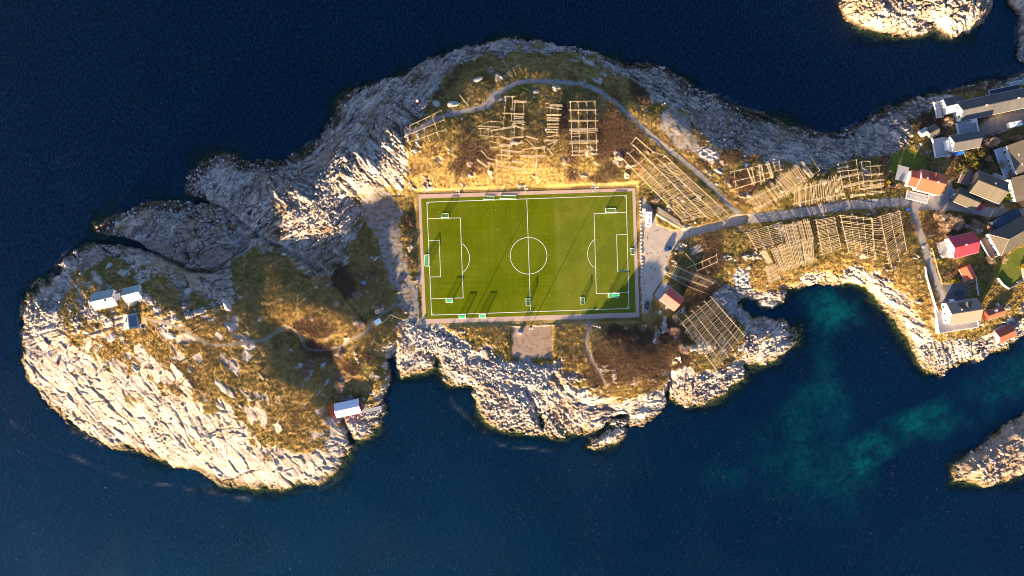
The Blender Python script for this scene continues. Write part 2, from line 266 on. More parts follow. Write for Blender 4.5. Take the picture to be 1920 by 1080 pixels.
wpx = px + 6*fbm(X/5, Y/5, 2, 3) + 3*fbm(X/1.5, Y/1.5, 5, 2); wpy = py + 6*fbm(X/5, Y/5, 3, 3) + 3*fbm(X/1.5, Y/1.5, 6, 2)
hm = samp(MACRO, px, py)

# how the rock is bedded: photo x, y, direction of the long axis (degrees), block length, block width (m), amount of relief
BED = [(250,480,-14,8,4,.8),(120,560,-35,9,4,.9),(300,560,-52,9,4.5,1.1),(100,680,-40,11,5,1),(230,780,-52,13,4,1.1),(350,800,-60,13,3.6,1.1),(450,760,-58,9,4,1.1),(430,870,-55,12,6,.9),(560,850,-62,9,3.6,1),(500,700,-60,6,3.5,1),(630,830,-40,5,3,1),(700,770,20,4,2,.8),
 (280,420,35,5,1.9,.7),(220,415,30,5,1.6,.5),(380,430,15,7,4,1),(400,330,48,4,1.5,.55),(440,360,60,5,2,.8),(480,420,42,6,1.3,.7),(560,350,-40,6,1.4,.9),(560,440,35,6,1.3,.7),(620,400,52,6,1.2,.7),(600,310,42,7,1.3,.7),(670,330,-50,7,1.6,1.1),(640,250,42,7,1.2,.7),(730,240,-42,7,1.6,1.1),(700,200,46,7,1.5,.7),(790,140,42,6,2.2,.7),(870,100,48,5,1.8,.7),(960,80,-20,5,2.6,.7),(1040,85,-30,7,3,.7),(1200,130,-32,5,2,.7),(1290,180,-40,4,2,.7),(1400,240,-28,7,1.6,.8),(1500,265,-14,8,2,.7),(1630,240,-50,5,2.6,1),(1700,210,-48,5,2.5,.9),(1780,180,15,4,2,.6),(1880,150,25,5,1.5,.5),
 (780,650,55,4,1.6,.8),(850,680,-40,5,2.6,1),(900,740,-28,6,2.2,1),(950,780,20,5,3,1),(1010,750,-55,6,2.4,1.1),(1060,790,-52,7,2,1.1),(1130,770,14,10,2.6,1),(1210,760,10,8,2.4,1),(1130,825,40,3,2,.8),(1280,730,80,7,3,1),(1330,730,25,4,2.2,1),(1440,630,30,5,2,1),(1420,575,-10,3,2,.8),(1540,530,8,4,2,.8),(1620,540,-24,6,1.3,.8),(1680,570,-24,6,1.1,.7),(1700,640,-28,6,1.3,.8),(1740,680,-70,4,2,1),(1800,665,-75,5,2.4,1.1),(1860,640,20,5,2.5,1),
 (1640,40,-50,4,2.2,1.1),(1720,50,0,4,2,1.1),(1800,40,-20,6,3,1.1),(1850,20,60,4,2,1),(1900,60,70,3,2,.8),(1840,870,42,7,2.4,1),(1900,820,46,8,2.6,1)]
best = np.full(len(X), 1e12, np.float32); bed = np.zeros(len(X), np.int32)
for i, b_ in enumerate(BED):
    d = (wpx - b_[0])**2 + (wpy - b_[1])**2; m = d < best; best[m] = d[m]; bed[m] = i
BA = np.array(BED, np.float32)[bed]; ang = np.radians(BA[:,2]); ca, sa = np.cos(ang), np.sin(ang)
xw = X + 1.6*fbm(X/11, Y/11, 8, 2) + .35*fbm(X/2, Y/2, 3, 2); yw = Y + 1.6*fbm(X/11, Y/11, 9, 2) + .35*fbm(X/2, Y/2, 12, 2)
U = xw*ca + yw*sa; V = -xw*sa + yw*ca; LEN, WID, REL = BA[:,3], BA[:,4], BA[:,5]
def blocks(seed, s, jit, tilt, crack, cw, cm):
    f1, f2, du, dv, r = worley(U/(LEN*s), V/(WID*s), seed)
    h = jit*(r[0] - .5)*2 + tilt*((r[1] - .5)*2*dv*WID*s + (r[2] - .5)*du*LEN*s)
    return h - crack*cm*(1 - sstep(0, cw, f2 - f1)), r, f2 - f1
ISM = sstep(560, 640, py + .15*(px - 300))*(px < 668)*(py > 540)          # the smooth glaciated slabs of the western islet
shat = sstep(-.25, .35, fbm(X/13, Y/13, 4, 3))                            # sound rock here, shattered rock there
open_ = sstep(-.2, .4, fbm(X/9, Y/9, 15, 3))
h1, r1, e1 = blocks(1, 1.0, .42, .26, .8, .12, .15 + .85*open_)
h2, r2, e2 = blocks(4, .36, .20, .30, .34, .2, 1.0)
h3, r3, e3 = blocks(9, .16, .13, .34, .24, .24, 1.0)
strata = .34*fbm(U/5, V/1.1, 6, 3, .6)
JS = 1 + .8*ISM
gA = np.abs(fbm(U/(2.6*LEN*JS), V/(1.5*WID*JS), 2, 4)); gB = np.abs(fbm(U/(1.3*LEN) + 31, V/(5*WID), 7, 3)); gC = np.abs(fbm(X/14 + 9, Y/14, 12, 4))
joints = 1.15*np.exp(-(gA/.032)**2) + .7*np.exp(-(gB/.022)**2) + .8*np.exp(-(gC/.018)**2)
lk = 3.2*fbm(U/(2.2*LEN*JS) + 7, V/(1.6*WID*JS), 14, 4); lf = lk - np.floor(lk); ledge = np.floor(lk) + sstep(.62, 1.0, lf)
SH = np.maximum(ISM, .8*sstep(560, 620, py))
rocky = ((h1 + .50*ledge)*(1 - .5*SH) + (h2*(1 - .55*ISM) + h3 + strata*(1 - .3*SH))*(1 - .45*ISM)*(.35 + .8*shat) - joints*(.6 + .4*open_)*(1 - .25*SH)*(1 + .9*(py < 540)))*REL + .45*fbm(X/7, Y/7, 10, 4)
# where plants cover the rock: by region, and block by block along its edge
va, vb = samp(s_va, wpx, wpy), samp(s_vb, wpx, wpy)
nv = fbm(X/6, Y/6, 13, 3)
pv = np.maximum((.57 + .22*sstep(400, 560, px))*sstep(-10, 14, va), .97*sstep(-14, 22, vb))
isl = (vb < 6) & (px < 760)
covA = pv - .70*r1[0] - .25*r2[0] + .40*nv + .30*np.minimum(1, joints)*(pv > .1) + .10*(1 - sstep(.02, .2, e1))*(pv > .1)
covB = pv - .44 + .62*nv - .22*(r1[0] - .3)
cover = np.where(isl, sstep(-.04, .10, covA), sstep(-.05, .10, covB))
outc = sstep(.66, .84, fbm(X/5 + 40, Y/5, 11, 3)*1.3 + .25*r1[2])*(vb > 10)*(px > 420)
cover = cover*(1 - .9*outc)
# made ground
def near(d, w, f): return 1 - sstep(w - f, w + f, d)
j = 1.6*fbm(X/1.8, Y/1.8, 14, 3)
a_road = np.maximum.reduce([near(samp(d_road, px, py) + 1.3*j, 9.5, 1), near(samp(d_road2, px, py) + 1.0*j, 7.0, 1), sstep(-1, 1, samp(s_fore, px, py) + j)])
a_track = np.maximum(near(samp(d_track, px, py) + 1.6*j, 5.2, 1), sstep(-1, 1, samp(s_fant, px, py) + 2*j))
a_path = np.maximum(near(samp(d_pw, px, py) + .9*j, 3.3, .8), near(samp(d_ps, px, py) + j, 4.2, 1.2))
a_car = sstep(-1, 1, samp(s_car, px, py) + j); a_court = sstep(-1, 1, samp(s_court, px, py) + 3.2*j)
a_grav = sstep(-1, 1, samp(s_grav, px, py) + 7*(px < 1100) + 3*j + (9 + 16*(px > 1100))*fbm(X/8, Y/8, 5, 4)); a_pat = sstep(-1, 1, samp(s_patio, px, py))
a_drive = sstep(-1, 1, samp(s_drive, px, py)); a_yard = sstep(-1, 1, samp(s_yard, px, py) + .4*j)
a_lawn = np.maximum.reduce([sstep(-1, 1, samp(s, px, py) + 1.5*j) for s in s_lawn.values()])
a_pitch = sstep(-6, 0, samp(FLAT_PITCH, px, py))
made = np.maximum.reduce([a_road, a_track, a_path, a_car, a_court, a_pat, a_drive, a_yard, a_lawn, a_pitch, .75*a_grav])
soft = np.maximum.reduce([near(samp(d_road, px, py), 14, 6), near(samp(d_track, px, py), 8, 4), near(samp(d_pw, px, py), 6, 3), sstep(-8, 0, samp(s_car, px, py)), made])
# macro shape, shore, gullies
hb = hm*(1 - np.exp(-np.maximum(dl, 0)/13.0)) + .35*sstep(-1, 4, dl)
for line, w_, dep in CARVE: hb = hb - dep*np.exp(-(samp(ldist([line]), wpx, wpy)/w_)**2)
rubble = np.maximum(sstep(-6, 6, samp(s_rw, wpx, wpy)), sstep(-5, 5, samp(s_rg, wpx, wpy)))
fr1, fr2, _, _, rr = worley(X/1.5, Y/1.5, 3); fs1, fs2, _, _, rs = worley(X/.8, Y/.8, 6)
hr = (.25 + .65*rr[0])*np.sqrt(np.clip(1 - (fr1/.62)**2, 0, 1)) + .3*rs[0]*np.sqrt(np.clip(1 - (fs1/.6)**2, 0, 1))
tus = worley(X/2.1 + .3*fbm(X, Y, 1, 2), Y/2.1, 12)
heath = .30*fbm(X/9, Y/9, 7, 3) + .22*fbm(X/2.4, Y/2.4, 2, 3) + .85*np.clip(.62 - tus[0], 0, 1)*tus[4][0] + .05*fbm(X/.6, Y/.6, 5, 2)
shore_fade = sstep(-14, 10, dl)
rocky = rocky + .9*outc
det = rocky*(1 - cover)*(.25 + .75*shore_fade) + (heath + .32*rocky*(pv < .9))*cover
det = det*(1 - rubble) + (hr + .25*rocky)*rubble
small = .03*fbm(X/1.2, Y/1.2, 3, 3)
Hh = hb + det*(1 - soft) + small*soft
Hh = Hh*(1 - a_pitch) + 4.9*a_pitch
Hh = np.where((a_car > 0) & (a_pitch < .01), Hh*(1 - a_car) + (5.2 + .05*fbm(X/4, Y/4, 1, 3))*a_car, Hh)
ct = sstep(-5, 0, samp(s_court, px, py)); Hh = np.where(a_pitch < .01, Hh*(1 - ct) + 4.6*ct, Hh)
sea = dl < 0
SHELF = np.clip(.20 + 1.25*fbm(X/17, Y/17, 5, 3) + .8*samp(M_SHELF, px, py), .04, 1.15)
bot = -.15 - (.03 + .16*(1 - SHELF)**2)*np.maximum(-dl, 0) - .0022*np.maximum(-dl, 0)**2 + .5*h1*sstep(0, 12, -dl) + .25*fbm(X/3, Y/3, 4, 3)
Hh = np.where(sea, np.minimum(bot, .3)*sstep(0, 5, -dl) + (hb + det*.4)*(1 - sstep(0, 5, -dl)), Hh).astype(np.float32)
HF = np.full((NY, NX), -18., np.float32); HF[ACT] = Hh
def hz_(x, y):                                # terrain height at world x, y
    fx = min(max((x - gx[0])/STEP, 0), NX - 1.01); fy = min(max((y - gy[0])/STEP, 0), NY - 1.01); i, k = int(fx), int(fy); fx -= i; fy -= k
    return float((HF[k,i]*(1 - fx) + HF[k,i+1]*fx)*(1 - fy) + (HF[k+1,i]*(1 - fx) + HF[k+1,i+1]*fx)*fy)
def G(px_, py_, up=0.0):                      # the terrain point seen at a photo pixel, raised by up
    z = 5.0
    for _ in range(8): p = P(px_, py_, z + up); z = .5*z + .5*hz_(p.x, p.y)
    p = P(px_, py_, z + up); p.z = z + up; return p
DL_SK = np.maximum(samp(sdf([SK_N]), px, py), samp(sdf([SK_E]), px, py) - 4)
# ---- masks for the terrain material
bx_, by_ = px + 30*fbm(X/16, Y/16, 2, 4), py + 30*fbm(X/16, Y/16, 13, 4)
brush = np.clip(samp(m_brush, bx_, by_)*1.1 + .95*fbm(X/7, Y/7, 3, 5) - .22, 0, 1)
green = np.clip(samp(m_green, bx_, by_)*1.1 + .8*fbm(X/5, Y/5, 6, 4) - .32, 0, 1)
gold = np.clip(.8*samp(m_gold, bx_, by_) + .9*fbm(X/6, Y/6, 11, 4) + .34, 0, 1)
nside = sstep(470, 430, py)*((px < 1250) | (py < 300)); nside = np.maximum(nside, 0)
ww = samp(blobs([(395,320,80,50),(640,195,40,60),(560,285,60,26),(470,320,70,22),(300,390,110,16),(190,425,60,20),(1290,155,80,36),(1400,215,90,30),(1500,250,80,18),(1630,215,70,18),(1800,165,90,14),(1200,118,60,12)]), px, py)*22 + 5
wn_ = 1 - sstep(.45, 1.0, (dl + 4*fbm(X/4, Y/4, 8, 4) + 2*fbm(X/1.3, Y/1.3, 4, 2))/ww)
wet = 1 - sstep(.35, 1.5, Hh + .5*fbm(X/4, Y/4, 8, 3)); wet = np.where(Hh < .12, 1, wet)
ksp = samp(blobs([(1470,625,40,40),(1330,755,60,14),(1690,600,40,80),(1890,650,60,16),(900,780,40,40),(780,700,50,14),(840,715,30,20),(1720,690,30,16),(1860,900,80,14),(700,800,30,40),(1640,70,110,14)]), px, py)
north = nside; wetN = np.maximum(wn_*nside, wet*nside)
wetS = np.maximum(wet, (1 - sstep(.4, 1, (dl + 4*fbm(X/3, Y/3, 7, 4))/(3 + 9*ksp))))*(1 - nside)
NZERO = np.zeros_like(px)
mA = np.stack([cover*(1 - rubble), brush, green, gold], 1)
mB = np.stack([wetN, wetS, rubble*(samp(s_rw, px, py) > samp(s_rg, px, py)), rubble], 1)
strat = np.clip(.5 + (.62*fbm(U/3.2, V/1.1, 9, 4, .62) + .6*fbm(X/5, Y/5, 1, 4, .6))*(1 - .45*ISM), 0, 1)
rust = np.clip(.45 + .42*((DL_SK > -6)) + .9*fbm(X/13, Y/13, 7, 4) + .35*fbm(U/5, V/1.2, 2, 3), 0, 1)*(1 - .6*ISM)
under = sstep(.25, -.35, Hh)
r1c = np.stack([r1[0], strat, rust, under], 1)
idx = np.full((NY, NX), -1, np.int32); idx[ACT] = np.arange(len(X))

def terrain_mat():
    t = NT('rock_and_heath', .92, .12)
    vg, br, gr, go = t.attr('cover'); wn, ws, rw, ru = t.attr('shore'); c1, c2, nn, md = t.attr('block')
    co = t.coord()
    n1 = t.noise(.12, 6, .65, co); n2 = t.noise(.9, 6, .7, co); n3 = t.noise(4.0, 4, .7, co)
    rock = t.ramp(n1, (.30, (.29, .25, .23)), (.46, (.42, .38, .345)), (.62, (.52, .475, .425)), (.75, (.45, .43, .43)))
    rock = t.mix(.55, rock, t.ramp(n2, (.3, (.23, .21, .20)), (.5, (.41, .38, .355)), (.68, (.58, .545, .50))))
    rock = t.mix(.30, rock, t.ramp(c1, (0.0, (.30, .28, .28)), (1.0, (.56, .53, .49))))
    lich = t.math('MULTIPLY', t.ramp(t.noise(.35, 7, .78, co, .6), (.53, 0.0), (.64, 1.0)), .62)
    rock = t.mix(lich, rock, (.15, .118, .098))
    rock = t.mix(t.math('MULTIPLY', t.ramp(t.noise(.09, 5, .7, co, .8), (.56, 0.0), (.66, 1.0)), .55), rock, (.26, .185, .125))
    rock = t.mix(t.math('MULTIPLY', t.ramp(n3, (.56, 0.0), (.7, 1.0)), .6), rock, (.14, .12, .11))
    rock = t.mix(t.math('MULTIPLY', t.ramp(n3, (.3, 1.0), (.42, 0.0)), .5), rock, (.62, .59, .55))
    rock = t.mix(t.ramp(c2, (.18, .85), (.52, 0.0)), rock, (.17, .145, .135))
    rock = t.mix(t.ramp(c2, (.55, 0.0), (.85, .6)), rock, (.60, .56, .51))
    rock = t.mix(t.ramp(nn, (.52, 0.0), (.85, .75)), rock, (.30, .215, .145))
    rock = t.mix(1.0, rock, (1.05, .97, .885), 'MULTIPLY')
    rubc = t.mix(rw, t.ramp(n3, (.3, (.16, .17, .18)), (.6, (.40, .41, .42))), t.ramp(n3, (.3, (.22, .18, .16)), (.65, (.60, .52, .47))))
    rock = t.mix(ru, rock, rubc)
    n2b = t.noise(1.6, 5, .75, co, .5)
    straw = t.ramp(n3, (.30, (.10, .06, .018)), (.5, (.33, .215, .072)), (.66, (.62, .46, .20)))
    olive = t.ramp(n3, (.32, (.05, .037, .010)), (.5, (.155, .115, .031)), (.68, (.38, .27, .085)))
    veg = t.mix(t.ramp(t.math('ADD', t.math('MULTIPLY', n2b, .9), t.math('MULTIPLY', go, .5)), (.50, 0.0), (.72, 1.0)), olive, straw)
    gg = t.ramp(n3, (.3, (.026, .038, .008)), (.7, (.090, .115, .020)))
    veg = t.mix(t.math('MULTIPLY', gr, t.ramp(n2, (.42, .15), (.6, 1.0))), veg, gg)
    bb = t.ramp(n3, (.3, (.05, .03, .018)), (.5, (.13, .078, .045)), (.70, (.28, .175, .098)))
    veg = t.mix(t.math('MULTIPLY', br, t.ramp(n2b, (.40, .15), (.54, 1.0))), veg, bb)
    veg = t.mix(t.ramp(t.noise(.7, 5, .7, co, .8), (.56, 0.0), (.68, .7)), veg, (.16, .085, .04))
    c = t.mix(vg, rock, veg)
    wd = t.ramp(n2, (.32, (.035, .026, .02)), (.5, (.11, .07, .045)), (.7, (.26, .16, .09)))
    c = t.mix(wn, c, wd)
    kel = t.ramp(n2, (.36, (.06, .042, .020)), (.52, (.17, .125, .065)), (.66, (.32, .25, .15)))
    c = t.mix(ws, c, kel)
    c = t.mix(md, c, t.ramp(n2, (.38, (.022, .022, .010)), (.52, (.07, .065, .030)), (.66, (.15, .125, .06))))
    t.col(c)
    t.bump(t.math('ADD', t.noise(3.2, 6, .75, co), t.math('MULTIPLY', t.noise(1.1, 5, .7, co), 1.4)), .75, .35)
    return t.m
M_TER = terrain_mat()
def sub_terrain(name, sel, mat, off=0.0, attrs=True):
    """the part of the height field where the boolean map sel (NY x NX) holds, as one mesh"""
    q = sel[:-1,:-1] & sel[1:,:-1] & sel[:-1,1:] & sel[1:,1:] & (idx[:-1,:-1] >= 0) & (idx[1:,:-1] >= 0) & (idx[:-1,1:] >= 0) & (idx[1:,1:] >= 0)
    a, b, c, d = idx[:-1,:-1][q], idx[:-1,1:][q], idx[1:,1:][q], idx[1:,:-1][q]
    f = np.stack([a, b, c, d], 1); u, inv = np.unique(f, return_inverse=True); f = inv.reshape(f.shape).astype(np.int32)
    co = np.stack([X[u], Y[u], Hh[u] + off], 1)
    at = {'cover': mA[u], 'shore': mB[u], 'block': r1c[u]} if attrs else None
    return np_mesh(name, co, f, at, mat)
def gmap(v):
    m = np.zeros((NY, NX), bool); m[ACT] = v; return m
keep = gmap((dl > -62)) & ~gmap((samp(FLAT_PITCH, px, py) > 14))
PXg, PYg = PXa, PYa
regN = (PXg > 1540) & (PYg < 100) & (PXg < 1866); regNE = (PXg >= 1866) & (PYg < 124); regE = (PXg > 1745) & (PYg > 720)
reg0 = ~(regN | regNE | regE)
def grow(m):
    n = m.copy(); n[1:] |= m[:-1]; n[:-1] |= m[1:]; n[:,1:] |= m[:,:-1]; n[:,:-1] |= m[:,1:]; return n
tag(link('terrain', sub_terrain('terrain', keep & grow(reg0), M_TER)), kind='structure')
for nm, rg in (('skerry', regN), ('skerry', regNE), ('skerry', regE)):
    tag(link(nm, sub_terrain(nm, keep & rg, M_TER)), kind='structure')

# ---------------------------------------------------------------- sheets of made ground lying on it
def ground_mat(name, c, var=.2, sc=1.2, spots=None, rough=.95, sp=(.60, .66)):
    t = NT(name, rough, .1); co = t.coord(); n1 = t.noise(.25, 5, .65, co); n2 = t.noise(sc*3, 5, .7, co)
    a = t.ramp(n1, (.3, tuple(x*(1 - var) for x in c)), (.7, tuple(x*(1 + var) for x in c)))
    a = t.mix(.4, a, t.ramp(n2, (.3, tuple(x*(1 - 2*var) for x in c)), (.7, tuple(x*(1 + 1.6*var) for x in c))))
    if spots: a = t.mix(t.ramp(t.noise(.55, 3, .5, co, .4), (sp[0], 0.0), (sp[1], 1.0)), a, spots)
    t.col(a); t.bump(n2, .4, .08); return t.m
m_car = a_car > .5; m_road = (a_road > .5) & ~m_car; m_track = (a_track > .5) & ~m_road & ~m_car
SHEETS = [('gravel_car_park', m_car & (samp(s_patio, px, py) < -1), ground_mat('pale_gravel', (.47, .39, .31), .14, 1.2, (.17, .135, .11), sp=(.63, .68)), .05),
 ('road', m_road, ground_mat('worn_asphalt', (.27, .245, .225), .18, 1.2, (.12, .11, .11), sp=(.64, .72)), .06),
 ('gravel_track', m_track, ground_mat('track_gravel', (.255, .23, .215), .18, 1.5, (.16, .12, .08)), .05),
 ('footpath', a_path > .5, ground_mat('trodden_earth', (.24, .20, .16), .2, 1.5), .05),
 ('court', a_court > .5, ground_mat('court_gravel', (.34, .24, .175), .16, 2.0, (.22, .16, .10), sp=(.5, .66)), .05),
 ('gravel_area', (a_grav > .5) & (samp(FLAT_PITCH, px, py) < -4), ground_mat('grey_gravel', (.245, .215, .20), .2, 1.2, (.17, .13, .06), sp=(.50, .62)), .05),
 ('patio', (a_pat > .5), ground_mat('concrete', (.36, .335, .315), .08, .8), .07),
 ('driveway', (a_drive > .5) & ~m_road, ground_mat('drive_asphalt', (.13, .12, .125), .16, 1.0), .05),
 ('yard', (a_yard > .5), ground_mat('yard_asphalt', (.17, .15, .145), .2, 1.0, (.10, .09, .09)), .05)]
for nm, m, mt, off in SHEETS: tag(link(nm, sub_terrain(nm, gmap(m), mt, off, False)), kind='structure')
tl = NT('mown_lawn', .95, .1); co_ = tl.coord(); n_ = tl.noise(3.5, 5, .75, co_); n0_ = tl.noise(.22, 4, .6, co_)
tl.col(tl.mix(tl.ramp(n0_, (.42, .75), (.65, 0.0)), tl.ramp(n_, (.3, (.10, .10, .02)), (.7, (.19, .19, .04))), tl.ramp(n_, (.3, (.05, .075, .010)), (.7, (.13, .17, .02))))); tl.bump(n_, .7, .2)
for k_, s in s_lawn.items():
    tag(link('lawn', sub_terrain('lawn', gmap((sstep(-1, 1, samp(s, px, py) + 1.5*j) > .5) & ~m_road & (a_drive < .5)), tl.m, .04, False)), kind='structure')

# ---------------------------------------------------------------- water
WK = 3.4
def water():
    ax = np.arange(-310, 310.1, 1.3, dtype=np.float32); ay = np.arange(-190, 190.1, 1.3, dtype=np.float32)
    xx, yy = np.meshgrid(ax, ay); x = xx.ravel(); y = yy.ravel(); p = 960 + x/MPP; q = 540 - y/MPP
    wp = p + 14*fbm(x/14, y/14, 3, 4); wq = q + 14*fbm(x/14, y/14, 8, 4)
    d = samp(DL, p + 5*fbm(x/6, y/6, 5, 3), q + 5*fbm(x/6, y/6, 6, 3)); dep = np.maximum(-d, 0)
    shf = np.clip(.20 + 1.25*fbm(x/17, y/17, 5, 3) + .8*samp(M_SHELF, p, q), .04, 1.15); opac = 1 - np.exp(-((dep + 1.5)/(2.0 + 21*shf + 6*fbm(x/5, y/5, 10, 4)*shf))**1.25); opac = np.clip(.12 + .92*opac, 0, 1)
    teal = np.zeros(len(x), np.float32)
    for poly, amt, f in (([(1515,562),(1560,552),(1605,560),(1612,600),(1590,622),(1560,628),(1530,605)], 1.15, 26), ([(1530,640),(1560,640),(1572,690),(1560,725),(1535,700)], .35, 20),
      ([(1505,730),(1550,708),(1590,730),(1598,800),(1580,850),(1500,830),(1450,810),(1470,770)], .52, 24), ([(1590,832),(1640,800),(1720,775),(1770,752),(1785,765),(1730,805),(1680,835),(1640,870),(1600,890)], 1.25, 16),
      ([(1340,880),(1450,800),(1600,830),(1640,880),(1600,950),(1480,930)], .42, 50), ([(1720,780),(1800,770),(1830,790),(1760,820),(1700,830)], .5, 22), ([(1780,745),(1830,710),(1925,660),(2060,600),(2060,680),(1925,740),(1830,790)], .40, 26)):
        teal = np.maximum(teal, amt*sstep(-f, f, samp(sdf([poly]), wp, wq)))
    pipe = near(samp(ldist([[(1500,960),(1600,890),(1680,835),(1760,780),(1830,745),(1920,700)]]), p, q), 2.0, 2.5)
    teal = teal*(1 - .5*pipe)*(.5 + .7*vnoise(x/2.2, y/2.2, 5))*np.clip(.62 + 1.3*fbm(x/12, y/12, 12, 5, .6), .08, 1.25)
    shelf = np.exp(-((dep - 4)/18)**2)*np.clip(shf*1.2 + .5*fbm(x/4, y/4, 9, 4), 0, 1)
    # sky reflection painted into the water colour: dark in the north, lighter southwards
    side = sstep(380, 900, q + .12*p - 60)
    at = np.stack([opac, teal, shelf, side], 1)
    wx, wy = p + 10*fbm(x/10, y/10, 3, 4), q + 8*fbm(x/10, y/10, 6, 4)
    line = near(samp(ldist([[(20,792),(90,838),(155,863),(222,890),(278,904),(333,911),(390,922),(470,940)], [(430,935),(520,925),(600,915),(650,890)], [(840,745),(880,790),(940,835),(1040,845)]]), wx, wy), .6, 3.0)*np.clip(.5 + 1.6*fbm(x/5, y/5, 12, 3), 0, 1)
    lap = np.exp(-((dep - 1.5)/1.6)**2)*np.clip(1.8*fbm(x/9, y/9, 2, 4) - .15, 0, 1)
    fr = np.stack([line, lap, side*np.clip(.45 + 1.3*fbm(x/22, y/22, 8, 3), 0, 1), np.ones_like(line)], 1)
    i = np.arange(len(x)).reshape(xx.shape); f = np.stack([i[:-1,:-1].ravel(), i[:-1,1:].ravel(), i[1:,1:].ravel(), i[1:,:-1].ravel()], 1)
    n = len(x); B = 5000.
    v = np.stack([x, y, np.zeros(n)], 1)
    me = np_mesh('sea', v, f, {'depth': at, 'froth_glint': fr}, None)
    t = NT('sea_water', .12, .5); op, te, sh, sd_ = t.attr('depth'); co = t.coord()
    n1 = t.noise(.02, 4, .6, co)
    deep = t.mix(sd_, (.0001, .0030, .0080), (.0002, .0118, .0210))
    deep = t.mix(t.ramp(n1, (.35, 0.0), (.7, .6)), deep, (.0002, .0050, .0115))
    wv = t.noise(.9, 4, .65, t.coord('Object', (1.6, .55, 1), .35)); fine = t.noise(2.2, 3, .6, t.coord('Object', (1.5, .8, 1), -.2))
    deep = t.mix(t.ramp(t.math('ADD', t.math('MULTIPLY', wv, .6), t.math('MULTIPLY', fine, .4)), (.46, 0.0), (.64, .9)), deep, (.0020, .0210, .0370))
    bed = t.noise(.42, 7, .72, co, .5); te = t.math('MULTIPLY', te, t.ramp(bed, (.34, .25), (.5, .85), (.64, 1.25)), True)
    c = t.mix(te, deep, (.001, .088, .056))
    c = t.mix(t.math('MULTIPLY', sh, .45), c, (.006, .022, .016))
    t.b.inputs['Base Color'].default_value = (0, 0, 0, 1); t.b.inputs['Roughness'].default_value = .05; t.b.inputs['IOR'].default_value = 1.33
    b = t.n('ShaderNodeBump'); b.inputs['Strength'].default_value = .8; b.inputs['Distance'].default_value = .30; t.b.inputs['Specular IOR Level'].default_value = .26
    pk = t.ramp(t.noise(.8, 1, .5, t.coord('Object', (1.0, 1.5, 1), .3)), (.66, 0.0), (.80, 1.0))
    t.l(t.math('ADD', t.math('ADD', wv, t.math('MULTIPLY', fine, .45)), t.math('MULTIPLY', pk, .9)), b.inputs['Height']); t.l(b.outputs[0], t.b.inputs['Normal'])
    # light coming back up out of the water body: it follows the sky above, not the sun's direction
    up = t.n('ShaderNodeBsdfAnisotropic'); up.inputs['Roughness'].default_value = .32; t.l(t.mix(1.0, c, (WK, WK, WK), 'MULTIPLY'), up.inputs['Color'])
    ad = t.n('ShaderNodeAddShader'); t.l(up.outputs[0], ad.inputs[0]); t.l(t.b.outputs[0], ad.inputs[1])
    # froth and painted sun glints: white flecks on the southern side, a drift line of foam, and a little wash on the rocks
    fl, fp, fo, _ = t.attr('froth_glint'); cr = t.noise(1.05, 2, .55, t.coord('Object', (1.0, 1.7, 1), .4)); bub = t.noise(1.6, 4, .7, co)
    glint_flecks = t.math('MULTIPLY', t.ramp(cr, (.695, 0.0), (.74, 1.0)), t.math('MULTIPLY', fo, .75))
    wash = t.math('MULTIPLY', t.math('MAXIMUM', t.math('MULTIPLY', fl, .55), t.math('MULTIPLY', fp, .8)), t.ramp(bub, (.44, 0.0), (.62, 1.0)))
    foam_and_glint = t.n('ShaderNodeBsdfDiffuse'); foam_and_glint.inputs[0].default_value = (.52, .53, .54, 1); mf = t.n('ShaderNodeMixShader')  # one white for the real foam and the painted glint flecks
    t.l(t.math('MAXIMUM', glint_flecks, wash, True), mf.inputs[0]); t.l(ad.outputs[0], mf.inputs[1]); t.l(foam_and_glint.outputs[0], mf.inputs[2])
    tr = t.n('ShaderNodeBsdfTransparent'); tr.inputs[0].default_value = (.70, .88, .78, 1)
    mx = t.n('ShaderNodeMixShader'); out = t.t.nodes['Material Output']
    t.l(op, mx.inputs[0]); t.l(tr.outputs[0], mx.inputs[1]); t.l(mf.outputs[0], mx.inputs[2]); t.l(mx.outputs[0], out.inputs[0])
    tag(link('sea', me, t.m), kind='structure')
    # open sea beyond, to the horizon
    t2 = NT('open_sea', .12, .5); t2.col((.0006, .006, .024))
    bm = bmesh.new()
    for a in ((-B, -B, B, -190), (-B, 190, B, B), (-B, -190, -310, 190), (310, -190, B, 190)):
        bm.faces.new([bm.verts.new(c_) for c_ in ((a[0], a[1], 0), (a[2], a[1], 0), (a[2], a[3], 0), (a[0], a[3], 0))])
    m2 = bpy.data.meshes.new('open_sea'); bm.to_mesh(m2); bm.free(); tag(link('open_sea', m2, t2.m), kind='structure')
    tb = NT('seabed_mud', .95, .1); tb.col((.02, .025, .02)); bm = bmesh.new()
    bm.faces.new([bm.verts.new(c_) for c_ in ((-B, -B, -14), (B, -B, -14), (B, B, -14), (-B, B, -14))])
    m3 = bpy.data.meshes.new('seabed'); bm.to_mesh(m3); bm.free(); tag(link('seabed', m3, tb.m), kind='structure')
water()

tp = NT('pool_water', .06, .5); tp.col((.045, .026, .012))
for x_, y_, a_, b_ in ((472,394,3.4,2.6),(349,478,3.2,2.4),(372,432,2.6,1.2),(430,433,2.6,1.6),(276,443,1.4,1.0),(527,435,3.0,1.8),(487,420,1.0,2.4),(460,352,1.6,.8)):
    g_ = G(x_, y_); bm = bmesh.new(); bm.faces.new([bm.verts.new((g_.x + a_*(1 + .3*math.sin(3*k_ + x_))*math.cos(k_*.393), g_.y + b_*(1 + .3*math.cos(2*k_ + y_))*math.sin(k_*.393), g_.z + .22)) for k_ in range(16)])
    me = bpy.data.meshes.new('rock_pool'); bm.to_mesh(me); bm.free(); tag(link('rock_pool', me, tp.m), kind='structure')

